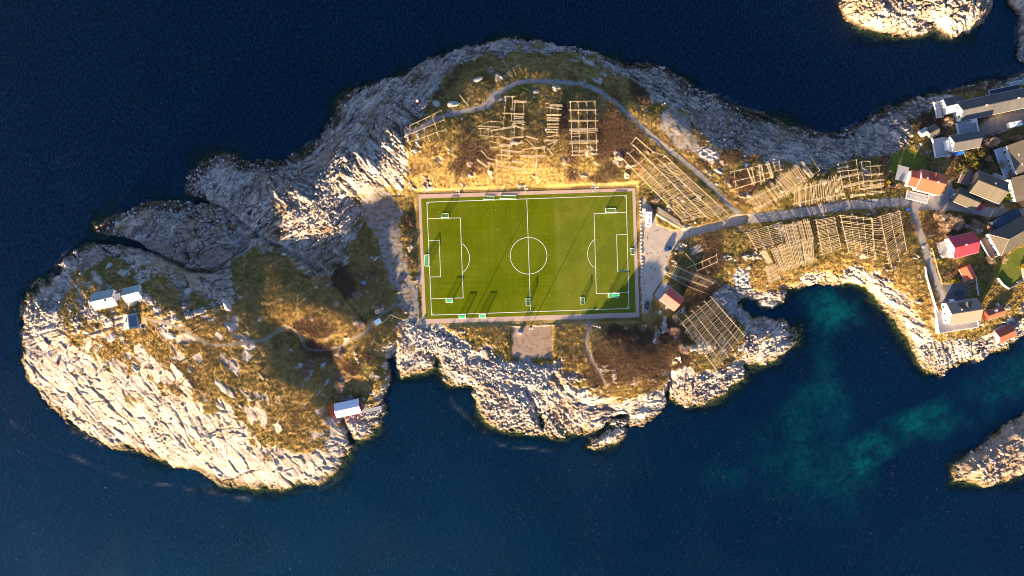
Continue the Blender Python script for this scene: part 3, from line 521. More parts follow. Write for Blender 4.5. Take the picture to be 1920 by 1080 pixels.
# ---------------------------------------------------------------- football pitch
PZ = 5.0
def flat_poly(name, pts, z, mat, parent=None):
    bm = bmesh.new(); bm.faces.new([bm.verts.new(P(x, y, z)) for x, y in pts]); bm.normal_update()
    for f in bm.faces:
        if f.normal.z < 0: f.normal_flip()
    me = bpy.data.meshes.new(name); bm.to_mesh(me); bm.free(); return link(name, me, mat, parent)
PT = [(789.5,372.8),(1185.5,358.8),(1192,585.8),(799,598.5)]
PO = [(784.6,364.6),(1191.2,352.4),(1199.0,595.0),(793.4,607.0)]
tt = NT('artificial_turf', .95, .02)
co = tt.coord('Object', None); rot = tt.n('ShaderNodeMapping'); rot.inputs['Rotation'].default_value = (0, 0, R(-2.0)); tt.l(co, rot.inputs[0]); co = rot.outputs[0]
sx = tt.n('ShaderNodeSeparateXYZ'); tt.l(co, sx.inputs[0])
st1 = tt.n('ShaderNodeTexNoise'); mp1 = tt.n('ShaderNodeMapping'); mp1.inputs['Scale'].default_value = (1.1, .012, 1); tt.l(co, mp1.inputs[0]); tt.l(mp1.outputs[0], st1.inputs[0]); st1.inputs['Scale'].default_value = 1; st1.inputs['Detail'].default_value = 3
st2 = tt.n('ShaderNodeTexNoise'); mp2 = tt.n('ShaderNodeMapping'); mp2.inputs['Scale'].default_value = (.012, .9, 1); tt.l(co, mp2.inputs[0]); tt.l(mp2.outputs[0], st2.inputs[0]); st2.inputs['Scale'].default_value = 1; st2.inputs['Detail'].default_value = 3
big = tt.noise(.05, 4, .6, co); fn = tt.noise(5, 4, .7, co)
base = tt.ramp(tt.math('ADD', tt.math('MULTIPLY', st1.outputs[0], .5), tt.math('MULTIPLY', st2.outputs[0], .5)), (.36, (.088, .118, .0015)), (.64, (.136, .172, .003)))
right = tt.ramp(sx.outputs[0], (0.0, 0.0), (1.0, 1.0))
mr = tt.n('ShaderNodeMapRange'); mr.inputs['From Min'].default_value = 20.5; mr.inputs['From Max'].default_value = 23.0; tt.l(sx.outputs[0], mr.inputs[0])
base = tt.mix(tt.math('MULTIPLY', mr.outputs[0], .85), base, (.185, .200, .026))
mr2 = tt.n('ShaderNodeMapRange'); mr2.inputs['From Min'].default_value = -30; mr2.inputs['From Max'].default_value = -43.; tt.l(sx.outputs[0], mr2.inputs[0])
base = tt.mix(tt.math('MULTIPLY', mr2.outputs[0], .35), base, (.150, .170, .016))
base = tt.mix(tt.ramp(tt.noise(.09, 5, .7, co), (.42, .5), (.6, 0.0)), base, (.060, .092, .002))
base = tt.mix(tt.ramp(big, (.45, 0.0), (.7, .55)), base, (.150, .170, .016))
base = tt.mix(.25, base, tt.ramp(fn, (.3, (.06, .078, .002)), (.7, (.16, .185, .008))))
tt.col(base)
msur = ground_mat('red_brown_asphalt', (.50, .36, .28), .08, 2.0)
tag(flat_poly('pitch_surround', PO, PZ, msur), kind='structure')
pitch = tag(flat_poly('football_pitch', PT, PZ + .02, tt.m), kind='structure')
mline = NT('line_paint', .85, .2).col((.74, .74, .66)).m
def stripe(name, pts, w=.24, closed=False, z=PZ + .035):
    q = [P(x, y, z) for x, y in pts]; n = len(q); bm = bmesh.new(); Ls = []
    for i in range(n):
        a = q[(i - 1) % n] if (closed or i > 0) else q[i]; b = q[(i + 1) % n] if (closed or i < n - 1) else q[i]
        if closed or 0 < i < n - 1:
            d0 = (q[i] - a).normalized(); d1 = (b - q[i]).normalized(); m = Vector((-(d0 + d1).y, (d0 + d1).x, 0)).normalized()
            m *= 1/max(.4, m.dot(Vector((-d0.y, d0.x, 0))))
        else:
            d0 = (b - a).normalized(); m = Vector((-d0.y, d0.x, 0))
        Ls.append((bm.verts.new(q[i] + m*w/2), bm.verts.new(q[i] - m*w/2)))
    for i in range(n if closed else n - 1):
        a, b = Ls[i], Ls[(i + 1) % n]; bm.faces.new((a[0], a[1], b[1], b[0]))
    bmesh.ops.recalc_face_normals(bm, faces=bm.faces)
    me = bpy.data.meshes.new(name); bm.to_mesh(me); bm.free(); return link(name, me, mline, pitch)
def arc(cx, cy, r, a0, a1, n): return [(cx + r*math.cos(R(a0 + (a1 - a0)*i/n)), cy + r*math.sin(R(a0 + (a1 - a0)*i/n))) for i in range(n + 1)]
stripe('boundary_line', [(800.3,379.1),(1174.2,366.5),(1179.3,578.3),(809.1,590.9)], .26, True)
stripe('halfway_line', [(987.7,373.2),(994.9,584.4)], z=PZ + .031)
stripe('centre_circle', arc(991.1, 479.5, 34.4, 0, 352, 44), closed=True, z=PZ + .039)
stripe('penalty_area_line', [(801.9,410),(863.1,408.4),(868.5,558.5),(807.4,560.3)], z=PZ + .031)
stripe('penalty_area_line', [(1174.9,398.2),(1113.8,400.6),(1118.1,550.7),(1178.6,547.7)], z=PZ + .031)
stripe('goal_area_line', [(803.4,451.3),(823.6,450.5),(826,518.7),(806.0,519.5)], z=PZ + .031)
stripe('goal_area_line', [(1175.8,439.5),(1156.2,440.3),(1157.9,508.3),(1177.6,507.7)], z=PZ + .031)
stripe('penalty_arc', arc(846, 484.4, 34.4, -52.5, 49.5, 14), z=PZ + .039)
stripe('penalty_arc', arc(1136.2, 475.6, 34.4, 231, 130, 14), z=PZ + .039)
for cx, cy, a in ((800.3,379.1,0),(1174.2,366.5,90),(1179.3,578.3,180),(809.1,590.9,270)): stripe('corner_arc', arc(cx, cy, 3.6, a, a + 88, 6), .2, z=PZ + .043)
def dot(x, y, r=.2):
    c = P(x, y, PZ + .03); bm = bmesh.new(); bmesh.ops.create_circle(bm, cap_ends=True, segments=10, radius=r, matrix=Matrix.Translation(c)); me = bpy.data.meshes.new('spot'); bm.to_mesh(me); bm.free(); link('spot', me, mline, pitch)
for cx, cy in ((915,404.5),(951,404.4),(1026,401.4),(1061.5,400),(929,393.8),(930.5,431),(952,441),(1027,438.6),(1049,426),(952.7,480),(1028.8,478),(933,532),(954,520),(1029.7,518),(920.5,558.5),(956,557.6),(1030.5,554),(1066.3,553.8),(846,484.4),(1136.2,475.6),(878,451),(1104,508),(823,397),(828,535)): dot(cx, cy, .16)
# ---------------------------------------------------------------- mesh builders for the things
class MB:
    def __init__(s): s.bm = bmesh.new()
    def box(s, x0, x1, y0, y1, z0, z1, rz=0.0, bev=0.0):
        r = bmesh.ops.create_cube(s.bm, size=1.0); vs = r['verts']
        for v in vs: v.co = Vector((x0 + (v.co.x + .5)*(x1 - x0), y0 + (v.co.y + .5)*(y1 - y0), z0 + (v.co.z + .5)*(z1 - z0)))
        if rz: bmesh.ops.rotate(s.bm, verts=vs, cent=Vector(((x0 + x1)/2, (y0 + y1)/2, 0)), matrix=Matrix.Rotation(rz, 3, 'Z'))
        if bev:
            es = list({e for v in vs for e in v.link_edges}); bmesh.ops.bevel(s.bm, geom=es, offset=bev, segments=2, affect='EDGES', profile=.6)
        return s
    def tube(s, a, b, r0, r1=None, n=7):
        a, b = Vector(a), Vector(b); d = b - a
        M = Matrix.Translation((a + b)/2) @ d.to_track_quat('Z', 'Y').to_matrix().to_4x4()
        bmesh.ops.create_cone(s.bm, cap_ends=True, segments=n, radius1=r0, radius2=r0 if r1 is None else r1, depth=max(d.length, 1e-4), matrix=M); return s
    def prism(s, prof, a0, a1, axis='x'):     # profile in the two other axes, pushed along an axis
        f = (lambda t, p: (t, p[0], p[1])) if axis == 'x' else (lambda t, p: (p[0], t, p[1])) if axis == 'y' else (lambda t, p: (p[0], p[1], t))
        A = [s.bm.verts.new(f(a0, p)) for p in prof]; B = [s.bm.verts.new(f(a1, p)) for p in prof]; n = len(prof)
        fs = [s.bm.faces.new(A), s.bm.faces.new(B[::-1])] + [s.bm.faces.new((A[i], B[i], B[(i + 1) % n], A[(i + 1) % n])) for i in range(n)]
        bmesh.ops.recalc_face_normals(s.bm, faces=fs); return s
    def face(s, pts):
        s.bm.faces.new([s.bm.verts.new(p) for p in pts]); return s
    def ico(s, r, c=(0, 0, 0), sub=2, sc=(1, 1, 1), rough=0.0):
        q = bmesh.ops.create_icosphere(s.bm, subdivisions=sub, radius=r)
        for v in q['verts']:
            k = 1 + random.uniform(-rough, rough); v.co = Vector((v.co.x*sc[0]*k + c[0], v.co.y*sc[1]*k + c[1], v.co.z*sc[2]*k + c[2]))
        return s
    def mesh(s, name):
        me = bpy.data.meshes.new(name); s.bm.to_mesh(me); s.bm.free(); return me
    def build(s, name, mat, parent=None):
        return link(name, s.mesh(name), mat, parent)
WHITE = paint('white_boards', (.78, .76, .72), .06, .6, .6)
WHITEB = paint('white_paint', (.80, .79, .77), .05, .6, .5)
REDW = paint('red_boards', (.36, .035, .03), .2, .8, .7)
RROOF = paint('red_sheet_roof', (.50, .07, .055), .12, .35, .45, .4, seam=1.1)
RROOF2 = paint('crimson_sheet_roof', (.55, .035, .05), .10, .35, .45, .4, seam=1.1)
OROOF = paint('orange_red_roof', (.52, .10, .05), .14, .4, .6, .3, seam=1.3)
RUST = paint('rusty_sheet', (.33, .10, .05), .3, .6, .7, .3, dirt=(.12, .04, .025))
SLATE = paint('dark_slate', (.10, .098, .10), .16, .5, .8, .2, seam=1.6)
BROOF = paint('brown_grey_roof', (.125, .108, .085), .14, .5, .8, .15, dirt=(.07, .06, .045), seam=1.6)
GROOF = paint('grey_green_sheet', (.36, .40, .38), .10, .35, .5, .35, seam=1.0)
GREYD = paint('grey_decking', (.34, .34, .35), .14, .8, .85)
BROWND = paint('brown_decking', (.20, .135, .11), .2, .8, .85)
GLASS = paint('window_glass', (.035, .045, .055), .1, 1, .08, .6)
GREYC = paint('grey_concrete', (.40, .385, .365), .12, .7, .9)
PINKC = paint('pale_terrace_slabs', (.50, .43, .40), .10, .6, .9)
GREEN = paint('green_paint', (.02, .13, .07), .15, .8, .6)
BLACK = paint('black_rubber', (.02, .02, .02), .1, 2, .8)
METAL = paint('galvanised_steel', (.42, .43, .44), .12, 1.2, .45, .5, .5)
WOOD = [paint('bleached_pole', (.58, .46, .30), .18, 1.5, .9), paint('grey_weathered_pole', (.44, .37, .28), .2, 1.5, .9), paint('fresh_peeled_pole', (.62, .47, .28), .16, 1.5, .9)]
ROCKM = paint('boulder_granite', (.40, .37, .345), .22, .7, .92, .15, dirt=(.16, .14, .12))
BARK = paint('bare_bark', (.20, .14, .09), .2, 2, .9)
TWIG = paint('bare_twigs', (.52, .37, .25), .22, 1.2, .9); TWIGR = paint('reddish_twigs', (.46, .28, .19), .22, 1.2, .9)
YELLF = paint('yellow_flowering_leaves', (.42, .34, .02), .3, 1.2, .9); OLIVEF = paint('olive_leaves', (.16, .13, .035), .3, 1.2, .9)
LIMEF = paint('lime_leaves', (.20, .25, .03), .3, 1.2, .9)
BLUEP = paint('blue_car_paint', (.03, .10, .22), .08, 1, .25, .6); LBLUE = paint('light_blue_car_paint', (.20, .36, .44), .06, 1, .25, .6)
DARKP = paint('dark_car_paint', (.03, .035, .05), .1, 1, .2, .6); REDP = paint('red_car_paint', (.35, .02, .03), .1, 1, .25, .6)
BLUET = paint('blue_tarpaulin', (.02, .13, .50), .12, 1, .5); YELP = paint('yellow_plastic', (.50, .33, .03), .1, 1, .5)
NAVY = paint('navy_tarpaulin', (.03, .045, .075), .12, 1, .5)
LAMPW = paint('lamp_lens', (.75, .76, .78), .05, 1, .2, .6); REDL = paint('red_lens', (.5, .02, .02), .05, 1, .3)

# ---------------------------------------------------------------- houses
def windows(root, L_, W_, hw, spec, wallo=0.0):
    for side, n, z, w, h in spec:             # side: s n e w (local: s = -y)
        ln = L_ if side in 'sn' else W_
        for i in range(n):
            u = -ln/2 + ln*(i + .5)/n; f = MB(); g = MB(); e = .05
            if side in 'sn':
                y = (-W_/2 if side == 's' else W_/2); s_ = -1 if side == 's' else 1; y0, y1 = sorted((y + s_*.003, y + s_*.07)); q0, q1 = sorted((y + s_*.072, y + s_*.085))
                f.box(u - w/2 - .1, u + w/2 + .1, y0, y1, z - h/2 - .1, z + h/2 + .1); g.box(u - w/2, u + w/2, q0, q1, z - h/2, z + h/2)
            else:
                x = (-L_/2 if side == 'w' else L_/2); s_ = -1 if side == 'w' else 1; x0, x1 = sorted((x + s_*.003, x + s_*.07)); q0, q1 = sorted((x + s_*.072, x + s_*.085))
                f.box(x0, x1, u - w/2 - .1, u + w/2 + .1, z - h/2 - .1, z + h/2 + .1); g.box(q0, q1, u - w/2, u + w/2, z - h/2, z + h/2)
            fo = f.build('window', WHITEB, root); g.build('pane', GLASS, fo)
def house(name, label, cat, px_, py_, L_, W_, ang, hw, hr, wall, roof, win=(), chim=(), door=None, style='gable', over=.4, base=None, group=None, trim=None, roof2=None):
    z0 = G(px_, py_).z if base is None else base
    c = P(px_, py_, z0 + hw + hr); x, y = c.x, c.y
    cs = [hz_(x + dx*L_/2*math.cos(R(ang)) - dy*W_/2*math.sin(R(ang)), y + dx*L_/2*math.sin(R(ang)) + dy*W_/2*math.cos(R(ang))) for dx in (-1, 0, 1) for dy in (-1, 0, 1)]
    dn = max(.6, z0 - min(cs) + .4)
    root = empty(name, (x, y, z0), R(ang), label, cat, group)
    a, b = L_/2, W_/2
    prof = [(-b, -dn), (b, -dn), (b, hw), (0, hw + hr), (-b, hw)] if style == 'gable' else [(-b, -dn), (b, -dn), (b, hw), (-b, hw)]
    MB().prism(prof, -a, a, 'x').build('wall', wall, root)
    t = .16
    if style == 'gable':
        k = hr/b; o = over; e = .012
        m = MB().prism([(-b - o, hw - k*o + e), (0, hw + hr + e), (b + o, hw - k*o + e), (b + o, hw - k*o + t), (0, hw + hr + t + .04), (-b - o, hw - k*o + t)], -a - o, a + o, 'x')
        rf = m.build('roof', roof, root)
        if roof2:                                          # the other slope has its own sheeting
            pass
        MB().box(-a - o - .02, a + o + .02, -.14, .14, hw + hr + t + .045, hw + hr + t + .10).build('ridge_cap', trim or roof, rf)
        for s_ in (-1, 1): MB().tube((-a - o, s_*(b + o + .06), hw - k*o + .02), (a + o, s_*(b + o + .06), hw - k*o + .02), .06, n=6).build('gutter', WHITEB if trim is None else trim, rf)
    elif style == 'hip':
        o = over; i = W_*.42; m = MB(); z1 = hw - .12; v = [(-a - o, -b - o, z1), (a + o, -b - o, z1), (a + o, b + o, z1), (-a - o, b + o, z1), (-a + i, 0, hw + hr), (a - i, 0, hw + hr)]
        vs = [m.bm.verts.new(q) for q in v]
        for f in ((0, 1, 5, 4), (2, 3, 4, 5), (3, 0, 4), (1, 2, 5), (3, 2, 1, 0)): m.bm.faces.new([vs[q] for q in f])
        rf = m.build('roof', roof, root)
        m = MB()
        for q in (((-a - o, -b - o, z1 + .06), (-a + i, 0, hw + hr + .05)), ((-a - o, b + o, z1 + .06), (-a + i, 0, hw + hr + .05)), ((-a + i, 0, hw + hr + .05), (a - i, 0, hw + hr + .05)), ((a + o, -b - o, z1 + .06), (a - i, 0, hw + hr + .05)), ((a + o, b + o, z1 + .06), (a - i, 0, hw + hr + .05))): m.tube(q[0], q[1], .10, n=6)
        m.build('ridge_cap', trim or roof, rf)
    else:
        rf = MB().box(-a - .15, a + .15, -b - .15, b + .15, hw + .003, hw + .22).build('roof', roof, root)
    for u, v in chim:
        zz = hw + hr*(1 - abs(v)/b) if style != 'flat' else hw
        ch = MB().box(u - .35, u + .35, v - .35, v + .35, zz - .3, zz + 1.1).build('chimney', GREYC, rf)
    windows(root, L_, W_, hw, win)
    if door:
        d = MB()
        u = .18*(L_ if door in 'sn' else W_)
        if door in 'sn': s_ = -1 if door == 's' else 1; y0, y1 = sorted((s_*(b + .004), s_*(b + .09))); d.box(u - .5, u + .5, y0, y1, .1, 2.2)
        else: s_ = -1 if door == 'w' else 1; y0, y1 = sorted((s_*(a + .004), s_*(a + .09))); d.box(y0, y1, u - .5, u + .5, .1, 2.2)
        dr = d.build('door', BROWND, root)
        k_ = MB()
        if door in 'sn': k_.ico(.06, (u + .38, s_*(b + .12), 1.1), 1)
        else: k_.ico(.06, (s_*(a + .12), u + .38, 1.1), 1)
        k_.build('handle', METAL, dr)
    root['_b'] = (L_, W_, hw, hr); return root
def deck(root, x0, x1, y0, y1, z, mat, rail=None, sides='', dn=3.0, h=1.0, solid=False, name='deck'):
    d = MB().box(x0, x1, y0, y1, z - .18, z)
    for x in (x0 + .15, x1 - .15):
        for y in (y0 + .15, y1 - .15): d.box(x - .1, x + .1, y - .1, y + .1, z - dn, z - .181)
    d = d.build(name, mat, root)
    if rail is None: return d
    for s_ in sides:
        (ax, ay), (bx, by) = {'s': ((x0, y0), (x1, y0)), 'n': ((x0, y1), (x1, y1)), 'w': ((x0, y0), (x0, y1)), 'e': ((x1, y0), (x1, y1))}[s_]
        m = MB()
        if solid: m.box(min(ax, bx) - .09, max(ax, bx) + .09, min(ay, by) - .09, max(ay, by) + .09, z + .004, z + h)
        else:
            n = max(2, int(math.hypot(bx - ax, by - ay)/1.6) + 1)
            for i in range(n): x = ax + (bx - ax)*i/(n - 1); y = ay + (by - ay)*i/(n - 1); m.box(x - .05, x + .05, y - .05, y + .05, z + .004, z + h)
            for zz in (h, h*.55): m.box(min(ax, bx) - .06, max(ax, bx) + .06, min(ay, by) - .06, max(ay, by) + .06, z + zz - .08, z + zz - .002)
        m.build('railing', rail, d)
    return d
def dormer(root, u, w, side, hw, hr, W_, wall, roof):       # a cross gable standing out of one slope
    b = W_/2; s_ = -1 if side == 's' else 1; h0 = hw + .35*hr; h1 = hw + hr*.93; e = b*.86
    m = MB(); y0, y1 = sorted((s_*e, s_*b*.05)); m.prism([(u - w/2, hw*.8), (u + w/2, hw*.8), (u + w/2, h0), (u, h1), (u - w/2, h0)], y0, y1, 'y'); d = m.build('dormer', wall, root)
    m = MB(); y0, y1 = sorted((s_*(e + .3), s_*b*.03)); k = (h1 - h0)/(w/2); o = .3
    m.prism([(u - w/2 - o, h0 - k*o + .01), (u, h1 + .01), (u + w/2 + o, h0 - k*o + .01), (u + w/2 + o, h0 - k*o + .16), (u, h1 + .2), (u - w/2 - o, h0 - k*o + .16)], y0, y1, 'y'); m.build('dormer_roof', roof, d)

# western islet
h = house('house', 'white wooden house with pale sheet roof, largest of the three on the western islet', 'house', 189, 562, 10.0, 7.0, 13, 3.4, 2.6, WHITE, GROOF, [('e', 2, 1.6, .9, 1.1), ('e', 1, 4.2, .8, .9), ('s', 3, 1.7, .9, 1.1)], [(1.5, -1.0)], 's')
MB().prism([(-1.6, -2), (1.6, -2), (1.6, 2.3), (-1.6, 2.7)], 5.002, 7.0, 'x').build('porch', WHITE, h)
deck(h, -8.6, -5.02, -2.4, 1.4, .6, BROWND, WHITEB, 'ws', 3)
h = house('house', 'white wooden house with steep sheet roof, standing east of the largest islet house', 'house', 243, 551, 7.2, 6.0, 14, 3.6, 2.6, WHITE, GROOF, [('e', 2, 1.6, .8, 1.0), ('e', 1, 4.0, .7, .8), ('s', 2, 1.7, .8, 1.0)], [], 's')
h = house('shed', 'small white shed with dark roof panel beside the islet footpath', 'shed', 241, 603, 6.2, 6.0, 97, 2.6, 1.9, WHITE, GROOF, [('s', 1, 1.4, .8, .9)], [(0.3, 1.6)], 'e')
MB().prism([(-2.9, 2.72), (-.4, 4.38), (-.4, 4.55), (-2.9, 2.9)], -2.6, 2.6, 'x').build('solar_panel', paint('solar_panel', (.10, .13, .19), .1, .6, .25, .5), h)
h = house('boathouse', 'red boathouse with white sheet roof standing over the shore rocks', 'boathouse', 650, 767, 11.5, 6.2, 12, 3.2, 2.0, REDW, paint('white_sheet_roof', (.74, .76, .80), .05, .5, .45, .4), [('s', 3, 1.6, .8, .9)], [], 's')
deck(h, -12.5, -5.9, -5.0, -3.3, .4, GREYD, None); deck(h, 5.9, 15.5, -4.4, -2.6, .2, GREYD, None, dn=4)
MB().prism([(-2.2, -2), (2.2, -2), (2.2, 1.7), (-2.2, 2.2)], -8.2, -5.77, 'x').build('lean_to', REDW, h)
# by the pitch
h = house('clubhouse', 'white clubhouse with red sheet roof beside the gravel car park', 'clubhouse', 1261.5, 561, 8.3, 7.0, -37, 3.0, 2.1, WHITE, RROOF, [('s', 2, 1.6, 1, 1), ('w', 2, 1.6, 1.2, 1.0)], [], 'w')
deck(h, 4.2, 5.6, -3.3, 3.2, .5, GREEN, None, dn=1.5, name='green_ramp')
# eastern village
h = house('long_house', 'long white building with dark slate roof and western gable by the north shore', 'house', 1884, 190, 40, 8.6, 11.9, 6.0, 2.8, WHITE, SLATE, [('w', 2, 2.0, 1.0, 1.2), ('w', 2, 5.0, 1.0, 1.2), ('s', 9, 2.0, 1.1, 1.2)], [(6.5, .1), (-9, -.1)], 's')
MB().box(-21.0, -11.4, -11.0, -4.75, -2.2, 3.0).build('terrace_annex', WHITE, h); MB().box(-20.9, -11.5, -10.9, -4.8, 3.003, 3.1).build('terrace_floor', GREYD, h)
m = MB()
for q in ((-21.1, -11.3, -11.1, -10.85), (-21.1, -20.85, -10.8, -5.0), (-11.55, -11.3, -10.8, -6.4)): m.box(*q, 3.105, 4.1)
m.build('parapet', WHITEB, h)
MB().box(-13.6, -11.2, -6.3, -4.4, 0, 4.2).build('entrance', WHITE, h)
MB().prism([(3.9, -2), (7.4, -2), (7.4, 4.4), (3.9, 5.6)], -25.2, -17.0, 'x').build('north_wing', WHITE, h); MB().prism([(3.7, 5.8), (7.8, 4.45), (7.8, 4.62), (3.7, 6.0)], -25.5, -16.7, 'x').build('wing_roof', SLATE, h)
MB().prism([(.4, -2), (3.8, -2), (3.8, 4.0), (.4, 4.0)], -24.4, -20.02, 'x').build('bay', WHITE, h)
for y in (4.9, 6.3): MB().box(-25.33, -25.21, y - .4, y + .4, 2.2, 3.3).build('window', GLASS, h)
deck(h, -28.6, -25.4, -.4, 7.6, 1.4, GREYD, WHITEB, 'ws', 3.5); deck(h, -2, 13, 4.5, 7.4, 2.2, NAVY, WHITEB, 'nw', 4, .9); deck(h, 9, 20, 7.5, 9.0, 2.2, GREYD, WHITEB, 'nw', 4, .9, name='upper_deck')
h = house('house', 'dark roofed white house with a grey terrace, south of the long slate roofed building', 'house', 1816, 263, 12.6, 7.0, 10, 4.6, 2.4, WHITE, SLATE, [('w', 2, 1.8, 1, 1.2), ('w', 1, 4.3, .9, .9), ('s', 3, 1.8, 1, 1.1)], [], 's')
deck(h, -13.2, -6.4, -5.0, 4.2, .9, GREYD, WHITEB, 'ws', 4, 1.1, True); MB().box(-4.0, 1.2, -5.6, -4.0, -2, 1.5).build('tarpaulin', BLUET, h)
MB().prism([(-2.6, .9), (2.2, .9), (2.2, 3.0), (-2.6, 3.0)], -7.9, -6.33, 'x').build('porch', WHITE, h)
h = house('shed', 'white shed with grey pitched roof by the rocky north shore', 'shed', 1752, 245.5, 4.6, 4.2, 28, 2.4, 1.2, WHITE, BROOF, [('w', 1, 1.3, .7, .7)], [], 's')
h = house('shed', 'tiny white shed with dark door at the edge of the north shore rocks', 'shed', 1735, 247, 3.4, 2.6, 28, 2.0, .8, WHITE, GROOF, [], [], 's')
h = house('house', 'house with orange red roof, dormer and white porches beside the road junction', 'house', 1752, 340, 11.0, 9.2, -14, 4.6, 3.0, WHITE, OROOF, [('w', 2, 1.8, 1, 1.2), ('s', 4, 1.8, 1, 1.2)], [(1.6, 0.0), (-3.6, .6)], 's')
dormer(h, .2, 3.4, 'n', 4.6, 3.0, 9.2, WHITE, OROOF)
MB().prism([(-3.4, -2), (3.6, -2), (3.6, 3.6), (-3.4, 3.6)], -9.4, -5.52, 'x').build('side_wing', WHITE, h); MB().prism([(-3.8, 3.3), (.2, 4.9), (4.0, 3.3), (4.0, 3.5), (.2, 5.1), (-3.8, 3.5)], -9.7, -5.6, 'x').build('wing_roof', OROOF, h)
deck(h, -14.8, -9.5, -1.6, 5.6, .8, GREYD, None, dn=3); deck(h, -8.0, 2.4, -9.4, -5.3, .9, GREYD, WHITEB, 'swe', 3, 1.0)
h = house('house', 'large dark roofed house with brown decks, north of the road', 'house', 1863, 349, 14.6, 10.4, -21.5, 4.6, 3.2, paint('dark_stained_boards', (.16, .12, .10), .2, .8, .8), BROOF, [('w', 3, 1.8, 1, 1.2), ('s', 4, 1.8, 1, 1.1)], [(.6, 1.6)], 's')
deck(h, -13.0, -7.6, -2.0, 6.2, 1.2, BROWND, WHITEB, 'w', 3); deck(h, 1.5, 7, 5.8, 8.2, 1.2, GREYD, WHITEB, 'ne', 3)
h = house('garage', 'brown roofed garage with red doors, on the inner bend of the road', 'garage', 1818, 372, 10.4, 6.6, -23, 2.8, 1.8, paint('brown_boards', (.22, .15, .11), .2, .8, .8), BROOF, [], [], 's')
MB().box(5.25, 9.6, -1.6, 1.4, -.2, 1.5, bev=.2).build('red_cover', REDP, h)
h = house('house', 'grey white house with wide brown roof and skylights at the right edge', 'house', 1931, 289, 14, 15, -70, 4.4, 1.6, paint('pale_grey_boards', (.50, .52, .56), .06, .6, .6), BROOF, [('s', 3, 1.8, 1.1, 1.1)], [], 's')
for u in (-1.5, 3.4): MB().box(u - .5, u + .5, -4.6, -3.6, 5.0, 5.28).build('skylight', WHITEB, h)
deck(h, -7.4, 7.4, -11.8, -7.7, 1.0, paint('blue_grey_decking', (.36, .40, .46), .1, .8, .8), WHITEB, 's', 3)
h = house('house', 'brown roofed house cut by the right edge, beside a lime green hedge', 'house', 1927, 350, 11, 11, -76, 4.0, 1.6, WHITE, BROOF, [('s', 3, 1.8, 1, 1.1)], [], 's')
h = house('house', 'hip roofed house with brown terrace beside the fenced lawn', 'house', 1908, 440, 19, 11.4, 29, 3.8, 3.0, WHITE, BROOF, [('w', 3, 1.6, 1.1, 1.1), ('s', 5, 1.6, 1.1, 1.1)], [], 's', 'hip', trim=paint('light_ridge', (.32, .28, .23), .1, 1, .8))
deck(h, -13.6, -9.8, -5.8, 4.8, .9, BROWND, WHITEB, 'ws', 3, 1.0, True); MB().box(-5, 9, 5.95, 10.2, -2, 3.0).build('flat_annex', NAVY, h)
h = house('house', 'white house with bright crimson roof on the heath east of the lane', 'house', 1814, 459, 11.6, 9.4, 14, 4.4, 2.8, WHITE, RROOF2, [('w', 2, 1.7, .9, 1.1), ('w', 2, 4.2, .8, 1), ('s', 4, 1.7, .9, 1.1)], [(-.6, .2)], 's')
deck(h, -9.8, -5.85, -4.2, 3.8, .7, GREYD, None, dn=3)
h = house('shed', 'small shed with orange rust roof below the crimson roofed house', 'shed', 1818, 511, 5.8, 5.0, -62, 2.3, 1.5, REDW, OROOF, [], [], 's')
h = house('villa', 'white villa with grey cross gabled roof on a walled terrace above the cove', 'villa', 1814, 584.5, 14.4, 9.8, 9, 5.0, 2.7, WHITE, paint('sandy_grey_roof', (.22, .185, .145), .1, .5, .8), [('w', 3, 1.8, 1, 1.3), ('s', 5, 1.8, 1.2, 1.3)], [(-2.4, 1.4)], 's')
dormer(h, .8, 6.0, 'n', 5.0, 2.7, 9.8, WHITE, BROOF)
MB().box(-10.6, 8.4, -9.0, -4.93, -4.5, .3).build('terrace', PINKC, h)
MB().box(-10.6, -7.23, -4.92, 5.0, -4.5, .3).build('side_terrace', PINKC, h)
m = MB(); m.box(-10.85, 8.65, -9.25, -9.0, -4.6, 1.2); m.box(-10.85, -10.6, -8.99, 5.2, -4.6, 1.2); m.box(8.4, 8.65, -8.99, -2.0, -4.6, 1.2); m.box(-7.5, -7.25, -4.9, 4.5, .303, 1.1); m.build('parapet', WHITEB, h)
deck(h, 4.2, 10.6, 6.0, 15.6, .7, paint('blue_white_decking', (.55, .60, .66), .06, .8, .8), WHITEB, 'e', 3, 1.1, True)
MB().box(-3.6, -2, 4.93, 6.4, 0, 2.6).build('porch', WHITEB, h)
h = house('shed', 'dark red shed with sheet roof on the slope east of the villa', 'shed', 1869, 587, 8.0, 3.8, 18, 2.2, 1.0, REDW, RUST, [('s', 1, 1.2, .7, .7)], [], 's')
MB().box(-.5, .9, -.3, 1.6, 2.75, 3.25).build('skylight', WHITEB, h)
h = house('boathouse', 'rusty roofed boathouse on stilts above the eastern shore', 'boathouse', 1889, 626, 7.6, 6.0, 25, 2.6, 1.4, WHITE, RUST, [('w', 1, 1.4, .8, .8)], [], 's')
for q in ((4.0, -3.6), (6.4, -3.6), (6.4, 2.0)): MB().tube((q[0], q[1], -4), (q[0], q[1], .2), .14).build('stilt', WOOD[1], h)
deck(h, 3.85, 6.6, -3.8, 2.2, .35, GREYD, None, dn=.3)
h = house('hut', 'tiny white hut with flat blue lid beside the footpath', 'hut', 708.5, 603.5, 2.7, 2.2, 33, 1.5, .1, WHITE, paint('blue_lid', (.16, .33, .52), .1, 1, .5), [], [], None, 'flat')
h = house('hut', 'small dark blue box hut in the shaded hollow west of the pitch', 'hut', 682, 530, 2.0, 1.6, 0, 1.4, .1, paint('slate_blue_boards', (.12, .16, .20), .1, 1, .6), paint('slate_blue_lid', (.16, .22, .28), .1, 1, .5), [], [], None, 'flat')

